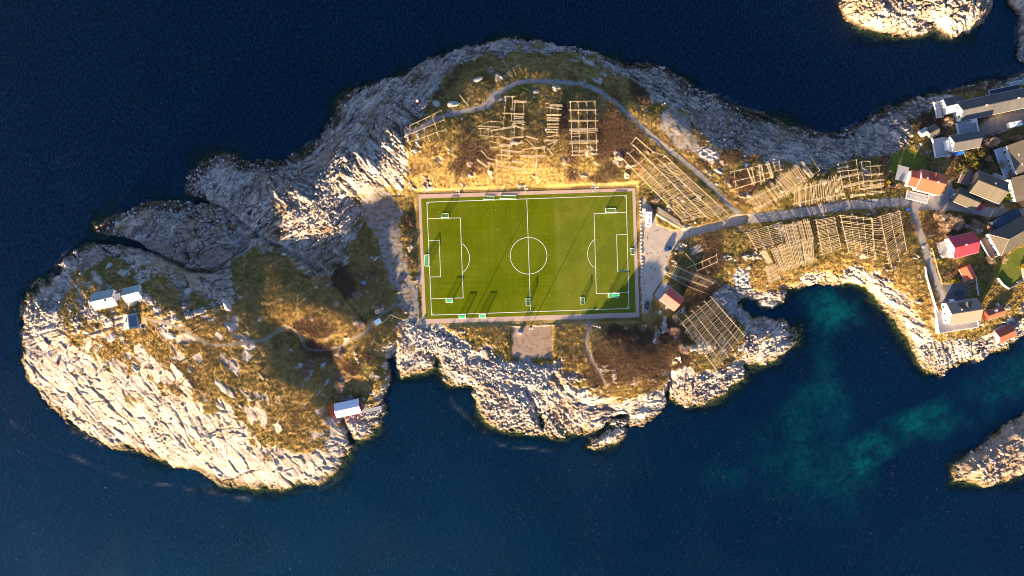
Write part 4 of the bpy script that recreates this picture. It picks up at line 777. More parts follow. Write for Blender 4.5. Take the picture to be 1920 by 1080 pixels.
# ---------------------------------------------------------------- vehicles
def vehicle(name, label, cat, px_, py_, ang, L_, W_, H_, body, kind='car'):
    g = G(px_, py_); z = g.z; c = P(px_, py_, z + H_*.6)
    r = empty(name, (c.x, c.y, z + .05), R(ang), label, cat); a, b = L_/2, W_/2
    if kind == 'car': prof = [(-a, .32), (a, .32), (a, .62), (a - .15, .75), (a*.42, .92), (a*.12, H_ - .04), (-a*.55, H_), (-a*.9, .95), (-a, .8)]
    elif kind == 'van': prof = [(-a, .35), (a, .35), (a, .9), (a - .5, 1.15), (a - 1.15, H_ - .15), (a - 1.7, H_), (-a + .1, H_), (-a, H_ - .15)]
    else: prof = [(-a, .4), (a, .4), (a, 1.6), (a - .35, 2.3), (a - 1.9, 2.3), (a - 1.9, .95), (-a, .95)]
    m = MB().prism(prof, -b, b, 'y')
    top = [v for v in m.bm.verts if v.co.z > .93]
    for v in top: v.co.y *= 1 - .16*min(1, (v.co.z - .9)/max(.2, H_ - .9))*(1 if kind == 'car' else .4)
    bmesh.ops.bevel(m.bm, geom=list(m.bm.edges), offset=.07, segments=2, affect='EDGES', profile=.6)
    m.build('body', body, r)
    if kind == 'car':
        for nm, x0, z0, x1, z1 in (('windscreen', a*.42, .95, a*.14, H_ - .07), ('rear_window', -a*.58, H_ - .05, -a*.86, 1.0)):
            w0, w1 = (b*.80, b*.72); dx, dz = (z1 - z0), (x0 - x1); ln = math.hypot(dx, dz); ox, oz = abs(dx)/ln*.09*(1 if nm == 'windscreen' else -1), abs(dz)/ln*.09
            MB().face([(x0 + ox, -w0, z0 + oz), (x0 + ox, w0, z0 + oz), (x1 + ox, w1, z1 + oz), (x1 + ox, -w1, z1 + oz)]).build(nm, GLASS, r)
        for s_ in (-1, 1): MB().prism([(a*.34, 1.0), (a*.10, H_ - .14), (-a*.52, H_ - .12), (-a*.72, 1.0)], s_*(b - .10), s_*(b - .03), 'y').build('side_window', GLASS, r)
    elif kind == 'van':
        MB().face([(a - .58, -b*.82, 1.32), (a - .58, b*.82, 1.32), (a - 1.05, b*.78, H_ - .16), (a - 1.05, -b*.78, H_ - .16)]).build('windscreen', GLASS, r)
        for u in (-.25, .1, .28): MB().box(u*L_ - .3, u*L_ + .3, -.25, .25, H_ + .003, H_ + .10).build('roof_hatch', GREYD, r)
    else:
        MB().box(-a - .05, a - 2.1, -b - .05, b + .05, .96, H_, bev=.05).build('cargo_box', WHITEB, r)
        MB().face([(a + .03, -b*.85, 1.55), (a + .03, b*.85, 1.55), (a - .33, b*.8, 2.28), (a - .33, -b*.8, 2.28)]).build('windscreen', GLASS, r)
    for sx_ in (-.62, .62):
        for sy_ in (-1, 1):
            w = MB().tube((sx_*a, sy_*(b - .22), .32), (sx_*a, sy_*(b + .02), .32), .33, n=14).build('wheel', BLACK, r)
            MB().tube((sx_*a, sy_*(b + .021), .32), (sx_*a, sy_*(b + .035), .32), .19, n=10).build('rim', METAL, w)
    for sy_ in (-1, 1):
        MB().box(a - .02, a + .03, sy_*b*.72 - .18, sy_*b*.72 + .18, .58, .74).build('headlight', LAMPW, r)
        MB().box(-a - .03, -a + .02, sy_*b*.75 - .14, sy_*b*.75 + .14, .7, .88).build('tail_light', REDL, r)
    return r
vehicle('camper_van', 'long white camper van parked on the gravel beside the pitch', 'camper van', 1216.5, 411, 267, 7.3, 2.6, 2.9, WHITEB, 'van')
vehicle('parked_car', 'blue car standing alone in the middle of the gravel car park', 'car', 1252.5, 467, 23, 4.0, 1.9, 1.5, BLUEP)
vehicle('parked_car', 'dark blue car parked at the corner of the pitch below the stone row', 'car', 1214, 571.5, 260, 4.1, 1.8, 1.5, DARKP)
vehicle('parked_car', 'light blue car between the orange roofed house and the brown garage', 'car', 1788.5, 363, 75, 4.2, 1.9, 1.5, LBLUE)
vehicle('camper_van', 'white camper van parked in the yard of the long slate roofed building', 'camper van', 1904.5, 232.5, 12, 7.2, 2.5, 2.8, WHITEB, 'van')
vehicle('box_truck', 'small white box truck parked beside the hip roofed house', 'truck', 1905.5, 412.5, 209, 6.0, 2.3, 2.7, WHITEB, 'truck')
vehicle('parked_car', 'black car parked in the shade on the villa driveway', 'car', 1799, 550, 182, 4.2, 1.9, 1.45, DARKP)
for i, (x, y, a, sx_, sy_, lb, mt) in enumerate(((1206.5, 395.3, 85, 1.8, 1.5, 'pinkish white trailer box beside the camper van, nearest the drying racks', paint('pinkish_white', (.74, .64, .62), .05, 1, .6)), (1207.2, 402.8, 85, 1.7, 1.3, 'white trailer box with roof hatch beside the camper van', WHITEB))):
    g = G(x, y); r = empty('trailer', (g.x, g.y, g.z), R(a), lb, 'trailer'); MB().box(-sx_/2, sx_/2, -sy_/2, sy_/2, .45, 1.9, bev=.08).build('body', mt, r)
    for s_ in (-1, 1): MB().tube((0, s_*(sy_/2 + .01), .32), (0, s_*(sy_/2 + .2), .32), .32, n=12).build('wheel', BLACK, r)
    MB().tube((sx_/2, 0, .5), (sx_/2 + 1.0, 0, .45), .05).build('tow_bar', METAL, r)
    if i: MB().box(-.2, .2, -.2, .2, 1.903, 2.0).build('roof_hatch', GLASS, r)

# ---------------------------------------------------------------- goals
NETM = NT('green_net', .9, .1); NETM.col((.04, .46, .26)); tr_ = NETM.n('ShaderNodeBsdfTransparent'); mx_ = NETM.n('ShaderNodeMixShader'); mx_.inputs[0].default_value = .30
NETM.l(tr_.outputs[0], mx_.inputs[1]); NETM.l(NETM.b.outputs[0], mx_.inputs[2]); NETM.l(mx_.outputs[0], NETM.t.nodes['Material Output'].inputs[0])
GOALW = paint('goal_white', (.82, .82, .80), .03, 1, .4)
def goal(px_, py_, w, d, face, label, hgt=2.0):
    c = P(px_, py_, PZ + .05); r = empty('football_goal', c, R(face), label, 'goal', 'football goals on and around the pitch')
    b, f, k = w/2, d/2, -d/2; q = .10         # local +x is the open side
    m = MB()
    for s_ in (-1, 1): m.tube((f, s_*b, 0), (f, s_*b, hgt), q, n=8)
    m.build('post', GOALW, r); MB().tube((f, -b - q, hgt), (f, b + q, hgt), q, n=8).build('crossbar', GOALW, r)
    m = MB(); m.tube((k, -b, .06), (k, b, .06), q, n=6)
    for s_ in (-1, 1): m.tube((f, s_*b, .06), (k, s_*b, .06), q*.9, n=6); m.tube((f - .6, s_*b, hgt), (k, s_*b, .1), .04, n=6); m.tube((f, s_*b, hgt), (f - .6, s_*b, hgt), .04, n=6)
    m.build('base_frame', GOALW, r)
    m = MB(); e = .03; m.face([(f - .6, -b + e, hgt - .02), (f - .6, b - e, hgt - .02), (k + e, b - e, .1), (k + e, -b + e, .1)]); m.face([(f, -b + e, hgt - .02), (f, b - e, hgt - .02), (f - .6, b - e, hgt - .02), (f - .6, -b + e, hgt - .02)])
    for s_ in (-1, 1): m.face([(f, s_*(b - e), .02), (f, s_*(b - e), hgt - .02), (f - .6, s_*(b - e), hgt - .02), (k + e, s_*(b - e), .05)])
    m.build('net', NETM.m, r)
goal(800.3, 488.3, 5.4, 2.1, 2, 'goal on the left goal line, opening onto the pitch')
goal(835, 404.5, 3.2, 2.1, -92, 'small goal at the upper corner of the left penalty area')
goal(917.2, 371.2, 5.0, 2.0, -92, 'goal beyond the upper touchline, left of the widest goal')
goal(953.2, 370, 7.5, 2.0, -92, 'widest goal, parked beyond the upper touchline', 2.44)
goal(1145, 394.5, 5.1, 2.1, -92, 'goal standing on the upper edge of the right penalty area')
goal(1185.5, 471.3, 3.0, 1.9, 182, 'goal behind the right goal line')
goal(1150, 553.5, 5.1, 2.0, 88, 'goal standing on the lower edge of the right penalty area')
goal(1092.2, 563.5, 3.3, 1.9, 182, 'lone small goal left of the right penalty area')
goal(990.0, 566, 3.2, 2.0, 182, 'small goal on the halfway line near the lower touchline')
goal(904.8, 592.3, 3.2, 1.9, 88, 'right goal of the pair on the lower touchline')
goal(867, 593.2, 3.2, 1.9, 88, 'left goal of the pair on the lower touchline')
goal(842.7, 563.7, 3.2, 1.9, 88, 'small goal at the lower edge of the left penalty area')

# ---------------------------------------------------------------- floodlights
def mast(px_, py_, ang, label, hgt=14.0):
    g = G(px_, py_); z = g.z; c = P(px_, py_, z + hgt); z = hz_(c.x, c.y)
    r = empty('floodlight_mast', (c.x, c.y, z), R(ang), label, 'floodlight', 'floodlight masts around the pitch')
    MB().tube((0, 0, -.6), (0, 0, hgt), .15, .07, 10).build('pole', METAL, r); MB().box(-.4, .4, -.4, .4, -.5, .35).build('footing', GREYC, r)
    MB().box(-.9, .9, -.08, .08, hgt - .16, hgt).build('crossarm', METAL, r)
    for u in (-.6, .6):
        l_ = MB().box(u - .30, u + .30, .1, .65, hgt - .05, hgt + .3, bev=.06).build('lamp_head', WHITEB, r); MB().box(u - .25, u + .25, .652, .67, hgt, hgt + .26).build('lens', LAMPW, l_)
mast(858.3, 356, 175, 'floodlight at the foot of the bank behind the upper left of the pitch')
mast(987, 352.5, 178, 'floodlight behind the upper touchline at the halfway line')
mast(1119, 349.5, 178, 'floodlight behind the upper touchline towards the right corner')
mast(868.3, 624.5, 0, 'floodlight on the grassy strip below the lower left touchline')
mast(995.5, 618, 0, 'floodlight at the top edge of the gravel court')
mast(1122, 614.5, -20, 'floodlight beside the footpath below the lower right touchline')
g = G(974.5, 624); r = empty('cabinet', g, R(-4), 'white and blue cabinet on the gravel court beside the floodlight', 'cabinet')
MB().box(-.9, .9, -.55, .55, 0, 1.1, bev=.05).build('body', WHITEB, r); MB().box(-.8, .8, 0, .45, 1.103, 1.2).build('lid', BLUET, r)
# thin posts along the lower edge
# ---------------------------------------------------------------- boulders
def rock_mesh(name, seed, flat=.7, sub=3):
    rs = random.Random(seed); m = MB(); m.ico(1.0, sub=sub); bm = m.bm
    for _ in range(9):                        # cut flat faces into a lump
        n = Vector((rs.gauss(0, 1), rs.gauss(0, 1), rs.gauss(0, .8))).normalized(); d = rs.uniform(.55, .85)
        for v in bm.verts:
            e = v.co.dot(n) - d
            if e > 0: v.co -= n*e*.95
    for v in bm.verts: v.co *= 1 + rs.uniform(-.07, .07); v.co.z *= flat
    return m.mesh(name)
RM = [rock_mesh('boulder', s) for s in range(6)]
for me in RM: me.materials.append(ROCKM)
RS = [rock_mesh('stone', 20 + s, .8, 2) for s in range(5)]
STONE = paint('kerb_stone', (.52, .44, .35), .18, 1.5, .9)
for me in RS: me.materials.append(STONE)
for i in range(30):
    t = i/29; x = 1200.8 + 4.6*t + random.uniform(-.7, .7); y = 377 + 190*t + random.uniform(-1.2, 1.2)
    g = G(x, y); o = link('stone', RS[i % 5]); k = random.uniform(.55, .85); o.location = (g.x, g.y, g.z + .22*k); o.rotation_euler = (0, 0, random.uniform(0, 6)); o.scale = (k, k*random.uniform(.75, 1.1), k*.9)
    tag(o, 'pale stone in the row between the pitch and the gravel car park', 'stone', 'row of stones beside the car park')
for x, y, s, st, a, lb in ((322,628,3.4,1.4,-40,'large pale boulder beside the islet footpath, south of the dip'), (426,572,4.6,2.0,-62,'tall pale boulder at the eastern end of the islet rocks'), (545,656,1.3,1.0,0,'round grey boulder in the shaded green hollow'), (562,686,2.3,1.0,10,'blue grey boulder in the dark ravine west of the boathouse'), (613,716,2.2,1.8,70,'upright pale boulder above the red boathouse'), (632,662,2.4,1.3,10,'flat pale boulder below the end of the winding footpath'), (606,684,2.4,1.5,35,'slanting grey boulder north of the ravine'), (212,632,4.0,1.2,10,'broad flat boulder southwest of the small islet shed'), (255,690,3.4,1.8,-55,'leaning pale slab on the grassy islet crown'), (300,582,3.4,1.7,60,'long grey boulder northeast of the islet houses'), (352,548,3.2,1.6,55,'grey boulder on the shaded northern islet slope'), (205,500,2.8,1.4,50,'rounded grey boulder near the northern islet rim'), (178,585,2.6,1.4,-30,'low pale boulder just south of the largest islet house'), (895,150,3.4,1.6,30,'pale split boulder north of the gravel track'), (818,195,3.2,1.4,-10,'bright boulder beside the red and white marker'), (850,195,3.6,1.3,10,'broad lit boulder between the track and the rocky north slope'), (1005,172,2.0,1.2,20,'grey boulder inside the bend of the northern track'), (1400,310,1.6,1.0,0,'grey boulder among the heath above the ladder shaped rack'), (1730,462,1.3,.9,0,'pale boulder near the lane beside the eastern racks'), (1237,586,1.6,1.0,20,'flat grey boulder beside the clubhouse patio')):
    g = G(x, y); o = link('boulder', RM[(x + y) % 6]); s *= .8; o.location = (g.x, g.y, g.z + .08*s); o.rotation_euler = (random.uniform(-.15, .15), random.uniform(-.15, .15), R(a)); o.scale = (s, s/st, s*.55)
    tag(o, lb, 'boulder', 'boulders lying on the rocks and heath')

# ---------------------------------------------------------------- fish drying racks of wooden poles
def pole_mesh(name, r0, r1, mat, seed, n=6, seg=5):
    rs = random.Random(seed); m = MB(); rings = []
    for k in range(seg + 1):
        t = k/seg; r = r0 + (r1 - r0)*t; ox, oy = (rs.uniform(-.012, .012), rs.uniform(-.012, .012)) if 0 < k < seg else (0, 0)
        rings.append([m.bm.verts.new((t - .5, oy*3 + r*math.cos(6.283*i/n), ox + r*math.sin(6.283*i/n))) for i in range(n)])
    for a, b in zip(rings, rings[1:]):
        for i in range(n): m.bm.faces.new((a[i], a[(i + 1) % n], b[(i + 1) % n], b[i]))
    m.bm.faces.new(rings[0][::-1]); m.bm.faces.new(rings[-1]); me = m.mesh(name); me.materials.append(mat); return me
POLE = [pole_mesh('drying_pole', .075, .055, WOOD[i % 3], i) for i in range(6)]
RAIL = [pole_mesh('rail', .13, .10, WOOD[i % 3], 10 + i) for i in range(3)]
POST = [pole_mesh('post', .11, .09, WOOD[1], 20 + i) for i in range(2)]
RAILM = Matrix.Identity(4)
def put(me, name, a, b, root, w=1.0):
    d = b - a; o = bpy.data.objects.new(name, me); COL.objects.link(o); o.parent = root
    o.location = (a + b)/2 - root.location; q = d.to_track_quat('X', 'Z'); o.rotation_euler = q.to_euler(); o.scale = (d.length, w, w)
def new_rack(label, at, name='fish_drying_rack', cat='drying rack', group='wooden fish drying racks'):
    return empty(name, G(*at), 0, label, cat, group)
RK_H = 2.5
def top(x, y, h): g = G(x, y, h); return g
def smooth_h(x, y): return float(samp(MACRO, np.array([x]), np.array([y]))[0])
def rk(x, y, h): return P(x, y, max(smooth_h(x, y), 1.0) + h)
def posts_along(root, a, b, every=4.2, spread=.9):
    d = (b - a); n = max(1, int(d.length/every)); u = Vector((-d.y, d.x, 0)).normalized()
    for i in range(n + 1):
        p = a + d*(i/n)*.98 + d*.01
        for s_ in (-1, 1):
            f = p + u*s_*spread*random.uniform(.6, 1.1) + d.normalized()*random.uniform(-.3, .3); f.z = hz_(f.x, f.y) - .25
            if f.z < -.3: continue
            put(random.choice(POST), 'post', f, p - Vector((0, 0, .05)), root, random.uniform(.8, 1.1))
def lines_rack(label, org, sc, rails, poles, h=RK_H, every=4.2):
    cv = lambda x, y: (org[0] + x/sc, org[1] + y/sc)
    c = cv(*[sum(v)/len(v) for v in zip(*[((r[0] + r[2])/2, (r[1] + r[3])/2) for r in (rails or poles)])]); root = new_rack(label, c)
    for r in rails:
        a = rk(*cv(r[0], r[1]), h); b = rk(*cv(r[2], r[3]), h); put(random.choice(RAIL), 'rail', a, b, root); posts_along(root, a, b, every)
    for l in poles:
        n = l[4] if len(l) > 4 else 1; a0 = rk(*cv(l[0], l[1]), h + .2); b0 = rk(*cv(l[2], l[3]), h + .2); d = (b0 - a0); u = Vector((-d.y, d.x, 0)).normalized(); d.normalize()
        for k in range(n):
            s_ = (k - (n - 1)/2)*.27 + random.uniform(-.06, .06); j1 = random.uniform(-.35, .35); j2 = random.uniform(-.35, .35)
            put(random.choice(POLE), 'drying_pole', a0 + u*(s_ + random.uniform(-.1, .1)) + d*j1, b0 + u*(s_ + random.uniform(-.1, .1)) + d*j2, root, random.uniform(.85, 1.25))
    return root
def quad_rack(label, org, sc, a0, a1, b0, b1, rails, n, t0=0., t1=1., ext=.03, drop=.06, skew=.012, h=RK_H, bund=1, every=5.0, lanes=1, post=True):
    """rails run a0-a1 ... b0-b1; poles lie across them, in one or more lanes side by side"""
    cv = lambda p: Vector((org[0] + p[0]/sc, org[1] + p[1]/sc)); a0, a1, b0, b1 = map(cv, (a0, a1, b0, b1))
    q = lambda t, s_: (a0.lerp(a1, t)).lerp(b0.lerp(b1, t), s_)
    c = q(.5, .5); root = new_rack(label, (c.x, c.y))
    for f in rails:
        p0, p1 = q(0, f), q(1, f); a = rk(p0.x, p0.y, h); b = rk(p1.x, p1.y, h); put(random.choice(RAIL), 'rail', a, b, root)
        if post: posts_along(root, a, b, every)
    for ln in range(lanes):
        s0, s1 = ln/lanes, (ln + 1)/lanes
        for i in range(n):
            for k in range(bund):
                if random.random() < drop: continue
                t = t0 + (t1 - t0)*(i + .5)/n + random.uniform(-.5, .5)*skew + (k - (bund - 1)/2)*.35*(t1 - t0)/n/1.0*.45
                p0 = q(t, s0 - ext*random.uniform(0, 2)/lanes); p1 = q(t + random.uniform(-1, 1)*skew, s1 + ext*random.uniform(0, 2)/lanes)
                dz = h + .2 + random.uniform(0, .05)
                put(random.choice(POLE), 'drying_pole', rk(p0.x, p0.y, dz), rk(p1.x, p1.y, dz), root, random.uniform(.8, 1.2))
    return root
c7, c3, c4, c5 = ((740,100),6.0), ((880,160),6.354), ((1160,240),6.0), ((1340,280),5.647)
lines_rack('sparse three railed rack on the rocky edge at the end of the gravel track', *c7, [(160,820,525,640),(105,935,560,745),(160,1000,580,850)], [(145,905,165,1030),(230,820,270,960),(300,800,345,880),(420,700,475,860),(380,945,395,985),(480,890,505,945),(540,690,560,760)])
lines_rack('collapsed heap of crossed poles beside the bend of the northern track', *c7, [], [(1215,80,1240,130),(1190,155,1320,262),(1195,200,1295,130),(1225,60,1190,160),(1300,180,1410,125),(1345,55,1440,220),(1330,165,1370,255),(1285,200,1240,295),(1260,160,1310,230),(1225,90,1300,180)], 1.0)
lines_rack('narrow rack of two long rails, topmost of the broken racks north of the pitch', *c3, [(435,130,405,500),(520,130,500,420)], [(410,130,550,130),(395,332,655,345,2),(250,540,520,495,3),(400,520,400,610),(500,510,495,610)])
lines_rack('rack with a thick bundle at its head, beside the narrow two railed rack', *c3, [(545,190,535,600),(648,190,630,600)], [(530,186,680,198,4),(525,365,655,370,2),(525,392,655,388,2),(510,430,660,425,2),(515,440,665,470),(510,470,665,520,3),(515,455,660,440,2),(490,625,650,615,3),(500,680,650,690,3)])
lines_rack('low broken rack at the left edge of the racks above the pitch', *c3, [(130,510,130,600),(225,510,225,600),(270,420,270,600)], [(240,425,385,440),(110,487,370,497,2),(105,510,250,520,2),(240,425,140,470),(160,595,225,520),(130,600,380,610),(180,635,370,560),(370,610,510,650,3),(235,665,370,690,2),(240,735,360,745,2)])
lines_rack('tangled racks with slanting bundles on the slope above the pitch bank', *c3, [(390,710,380,860),(480,700,475,870),(330,895,330,1010),(235,920,230,1010)], [(360,715,510,720,4),(350,630,330,735),(395,770,640,800,4),(330,825,515,842,3),(450,790,450,880),(140,780,225,870,2),(225,870,360,895,2),(350,910,490,915,2),(510,905,655,915,4),(210,920,490,985,3),(495,970,665,1000,4),(90,885,215,975,4)])
lines_rack('loose fallen poles between the tangled racks and the ladder like rack', *c3, [(795,850,800,950),(890,750,910,850)], [(635,765,775,740,2),(670,605,815,640,3),(680,640,790,740),(770,750,910,735,4),(610,845,910,845,4),(760,870,770,920),(720,960,860,880),(800,990,930,1010),(940,755,1000,835,2),(970,750,1040,670,2)])
lines_rack('ladder like rack with a bundle on top, left of the tidy four railed rack', *c3, [(975,245,942,660),(1060,245,1035,660)], [(905,212,960,216,2),(955,235,1110,240,4),(915,263,1100,287,2),(920,355,1095,350,3),(930,385,1080,390,2),(925,413,1075,416,3),(930,462,1068,462,2),(920,496,1065,500,2),(925,525,1065,530,2),(915,555,1060,560,2),(930,612,1065,590,2),(890,655,1055,655,3),(930,700,1045,665,2),(1068,205,1100,120)])
lines_rack('tidy rectangular rack with four rails, right of the ladder like rack', *c3, [(1205,190,1230,835),(1297,190,1315,800),(1400,190,1415,790),(1496,190,1520,810)], [(1190,190,1515,188),(1190,292,1520,292,3),(1185,420,1535,420,3),(1195,532,1535,525,6),(1195,575,1500,560,2),(1205,610,1330,605,2),(1200,682,1535,665,6),(1205,787,1535,770,3),(1220,835,1535,815,2)])
quad_rack('dense rack along the upper right corner of the pitch, nearer the pitch', *c4, (40,340), (735,1050), (160,185), (985,1000), [0,.45,1], 46, .24, 1, .02, .05, .008, lanes=2)
quad_rack('dense rack along the gravel track northeast of the pitch', *c4, (320,345), (1010,1020), (520,310), (1195,930), [0,.5,1], 44, .10, 1, .02, .05, .008, lanes=2)
lines_rack('bare rails at the upper end of the dense racks beside the track', *c4, [(195,105,390,270),(390,270,520,310),(160,185,320,345)], [(195,105,130,190,2),(180,235,120,290),(285,350,180,440),(300,345,270,375)])
quad_rack('short dense rack where the gravel track meets the road', *c4, (1065,955), (1200,1075), (1130,860), (1265,1000), [0,1], 12, 0, 1, .04)
lines_rack('open rack of three rails and upright bundles, leftmost north of the road', *c5, [(175,240,690,125),(205,340,715,210),(180,430,620,290)], [(350,215,420,385,3),(390,190,430,370,2),(470,160,490,370,3),(495,160,530,350,3),(552,140,610,310,4),(572,140,625,300,2),(615,125,650,230,2),(685,120,695,210,2),(210,240,225,410),(220,330,245,410)])
quad_rack('slanting rack of long poles, lower of the two diagonal ones north of the road', *c5, (340,535), (700,350), (430,650), (790,480), [.12,.85], 22, 0, 1, .10, .12, .03)
quad_rack('slanting rack of long poles, upper of the two diagonal ones north of the road', *c5, (650,330), (880,165), (790,470), (980,325), [.12,.85], 20, 0, 1, .10, .08, .02)
lines_rack('square open frame at the top end of the upper diagonal rack', *c5, [(1015,80,1115,225),(920,130,1040,285)], [(920,130,1015,84),(1005,195,1065,155),(1045,265,1115,225),(925,130,1040,285,4),(935,210,1020,300,3)])
quad_rack('rack of upright poles along the verge directly north of the road', *c5, (845,425), (1340,290), (840,590), (1375,490), [.08,.9], 40, 0, 1, .12, .1, .012)
lines_rack('broad rack of upright rails and level bundles beside the green lawn', *c5, [(1310,150,1385,520),(1395,120,1465,510),(1500,105,1545,490),(1556,130,1590,480),(1645,125,1680,480),(1737,170,1770,460)], [(1290,160,1500,110),(1310,190,1420,180,2),(1300,235,1520,215,2),(1330,300,1545,255,4),(1560,125,1650,125),(1590,185,1760,170,2),(1590,270,1785,255,3),(1370,395,1560,350,6),(1560,345,1800,320,3),(1560,385,1790,365,3),(1550,420,1790,388,4),(1600,462,1800,450,3),(1430,492,1600,480,4),(1545,180,1650,250),(1300,205,1420,185,2)])
c9 = ((1380,370),4.0)
quad_rack('rack of level poles at the western end of the field south of the road', *c9, (80,262), (160,400), (320,190), (350,350), [0,.3,.65,1], 12, 0, 1, .05, .05, .02)
quad_rack('dense rack of upright poles touching the road verge south of the road', *c9, (340,215), (550,168), (375,350), (590,320), [.1,.9], 30, 0, 1, .05, .03, .014)
quad_rack('dense rack of slanting poles below the one touching the road verge', *c9, (262,390), (580,310), (330,560), (590,470), [.1,.9], 42, 0, 1, .06, .05, .012)
quad_rack('small rack of upright poles above the mouth of the inlet', *c9, (212,530), (300,500), (240,640), (335,610), [.1,.9], 12, 0, 1, .06, .05, .03)
quad_rack('small bundle rack at the lower left of the level pole rack', *c9, (180,412), (225,400), (240,495), (275,480), [.1,.9], 8, 0, 1, .06, .05, .03, bund=2)
quad_rack('rack of close level poles in the middle of the field south of the road', *c9, (600,165), (650,430), (735,145), (790,385), [0,.5,1], 26, 0, 1, .05, .05, .014)
quad_rack('wide rack of thin level poles and many uprights, left half beside the lane', *c9, (782,130), (850,420), (1015,150), (1040,470), [0,.3,.52,.74,1], 22, 0, 1, .03, .1, .014)
quad_rack('wide rack of thin level poles beside the lane, nearest the road junction', *c9, (1080,135), (1175,550), (1225,100), (1285,420), [0,.5,1], 22, 0, .85, .06, .1, .014)
quad_rack('narrow rack of thin level poles between the two wide racks beside the lane', *c9, (1020,155), (1050,470), (1085,140), (1150,500), [0,1], 20, 0, .9, .03, .1, .014)
quad_rack('large square grid rack on the point southeast of the clubhouse', (1220,440), 4.154, (225,660), (525,1070), (465,480), (735,790), [0,.2,.4,.6,.8,1], 8, .02, .98, .05, .04, .022, bund=5, every=6)
quad_rack('rack of short leaning poles beside the inlet, north of the clubhouse', (1180,370), 4.5, (375,560), (725,715), (325,650), (650,765), [.15,.85], 22, 0, 1, .1, .12, .02)
lines_rack('bare rectangular rack frame on the brown heath east of the car park', (1180,370), 4.5, [(490,595,740,488),(570,620,742,545)], [(550,560,575,625),(612,530,626,602),(670,508,690,580),(737,478,747,555),(470,470,550,560)], 1.8)
# ---------------------------------------------------------------- wood pile, pallets, loose timber
def timber(label, name, cat, org, sc, lines, z=.25, pm=None):
    cv = lambda x, y: (org[0] + x/sc, org[1] + y/sc); c = cv(lines[0][0], lines[0][1]); root = empty(name, G(*c), 0, label, cat)
    for i, l in enumerate(lines):
        n = l[4] if len(l) > 4 else 1
        for k in range(n):
            a = G(*cv(l[0], l[1])); b = G(*cv(l[2], l[3])); u = Vector((-(b - a).y, (b - a).x, 0)).normalized()
            lift = Vector((0, 0, z + .17*(k % 4) + random.uniform(0, .1)))
            put(random.choice(pm or RAIL), 'pole', a + u*(k - n/2)*.22 + lift + (b - a)*random.uniform(-.06, .06), b + u*(k - n/2)*.22 + lift + (b - a)*random.uniform(-.06, .06), root, random.uniform(.8, 1.1))
timber('long pile of yellow and grey poles beside the upper right end of the car park', 'wood_pile', 'wood pile', (1190,370), 18.0, [(770,430,1500,900,14),(745,520,1480,960,12),(900,620,1560,1000,10),(800,370,1480,830,6)], .2)
timber('scattered driftwood poles at the head of the gully west of the pitch', 'driftwood', 'driftwood', (400,420), 4.5, [(690,280,840,390),(720,300,850,400),(860,290,960,400,2),(900,330,980,410),(740,260,880,330),(820,300,870,390),(960,400,1030,435),(780,330,900,300)], .4)
timber('stack of grey boards in the shaded hollow west of the pitch', 'board_stack', 'boards', (400,420), 4.5, [(810,440,870,430),(815,455,885,445),(820,470,895,458),(828,485,905,472),(835,500,912,490),(840,515,900,500),(850,530,885,540),(800,425,850,415)], .3)
timber('bleached timber heap beside the western corner of the pitch', 'driftwood', 'driftwood', (400,420), 4.5, [(1470,780,1550,740),(1430,830,1480,780),(1490,760,1580,800),(1500,820,1530,750),(1540,580,1600,570),(1590,520,1625,560),(1520,590,1570,585)], .4)
timber('single bleached log beside the ravine below the footpath', 'driftwood', 'driftwood', (400,420), 4.5, [(1335,1020,1355,965,2)], .3)
timber('two grey poles forming a V beside the northern track', 'driftwood', 'driftwood', (740,100), 6.0, [(735,470,825,585),(815,560,860,470)], .4)
g = G(1305.5, 468); r = empty('pallet_stack', g, R(22), 'pinkish plank racks lying on the grass beside the car park bend', 'planks')
for v in (-1.1, 1.2):
    m = MB()
    for q in range(5): m.box(-3.0, 3.0, v - .62 + q*.26, v - .42 + q*.26, .55, .65)
    for q in (-2.6, 0, 2.6): m.box(q - .1, q + .1, v - .7, v + .8, .15, .548)
    m.build('planks', paint('pinkish_planks', (.42, .31, .27), .15, 1, .9), r)
MB().tube((-2.6, -.4, .75), (2.4, .6, .75), .10).build('beam', GOALW, r)
for i, (x, y, mt, lb) in enumerate(((1272, 587, BLACK, 'white fish tub with black water, lowest of the tubs behind the clubhouse'), (1275.6, 583.6, BLACK, 'white fish tub with black water, second lowest behind the clubhouse'), (1279, 580, YELP, 'white fish tub with yellow contents behind the clubhouse'), (1282.2, 577, BLACK, 'white fish tub nearest the green ramp of the clubhouse'), (1281.6, 585.2, NAVY, 'open tub lying apart beside the corner of the grid rack'))):
    g = G(x, y); r = empty('fish_tub', g, R(-37), lb, 'tub', 'fish tubs behind the clubhouse'); m = MB()
    for q in ((-.6, .6, -.5, -.42), (-.6, .6, .42, .5), (-.6, -.52, -.42, .42), (.52, .6, -.42, .42)): m.box(*q, 0, .8)
    m.box(-.52, .52, -.42, .42, 0, .1); m.build('shell', WHITEB, r); MB().box(-.51, .51, -.41, .41, .55, .6).build('contents', mt, r)

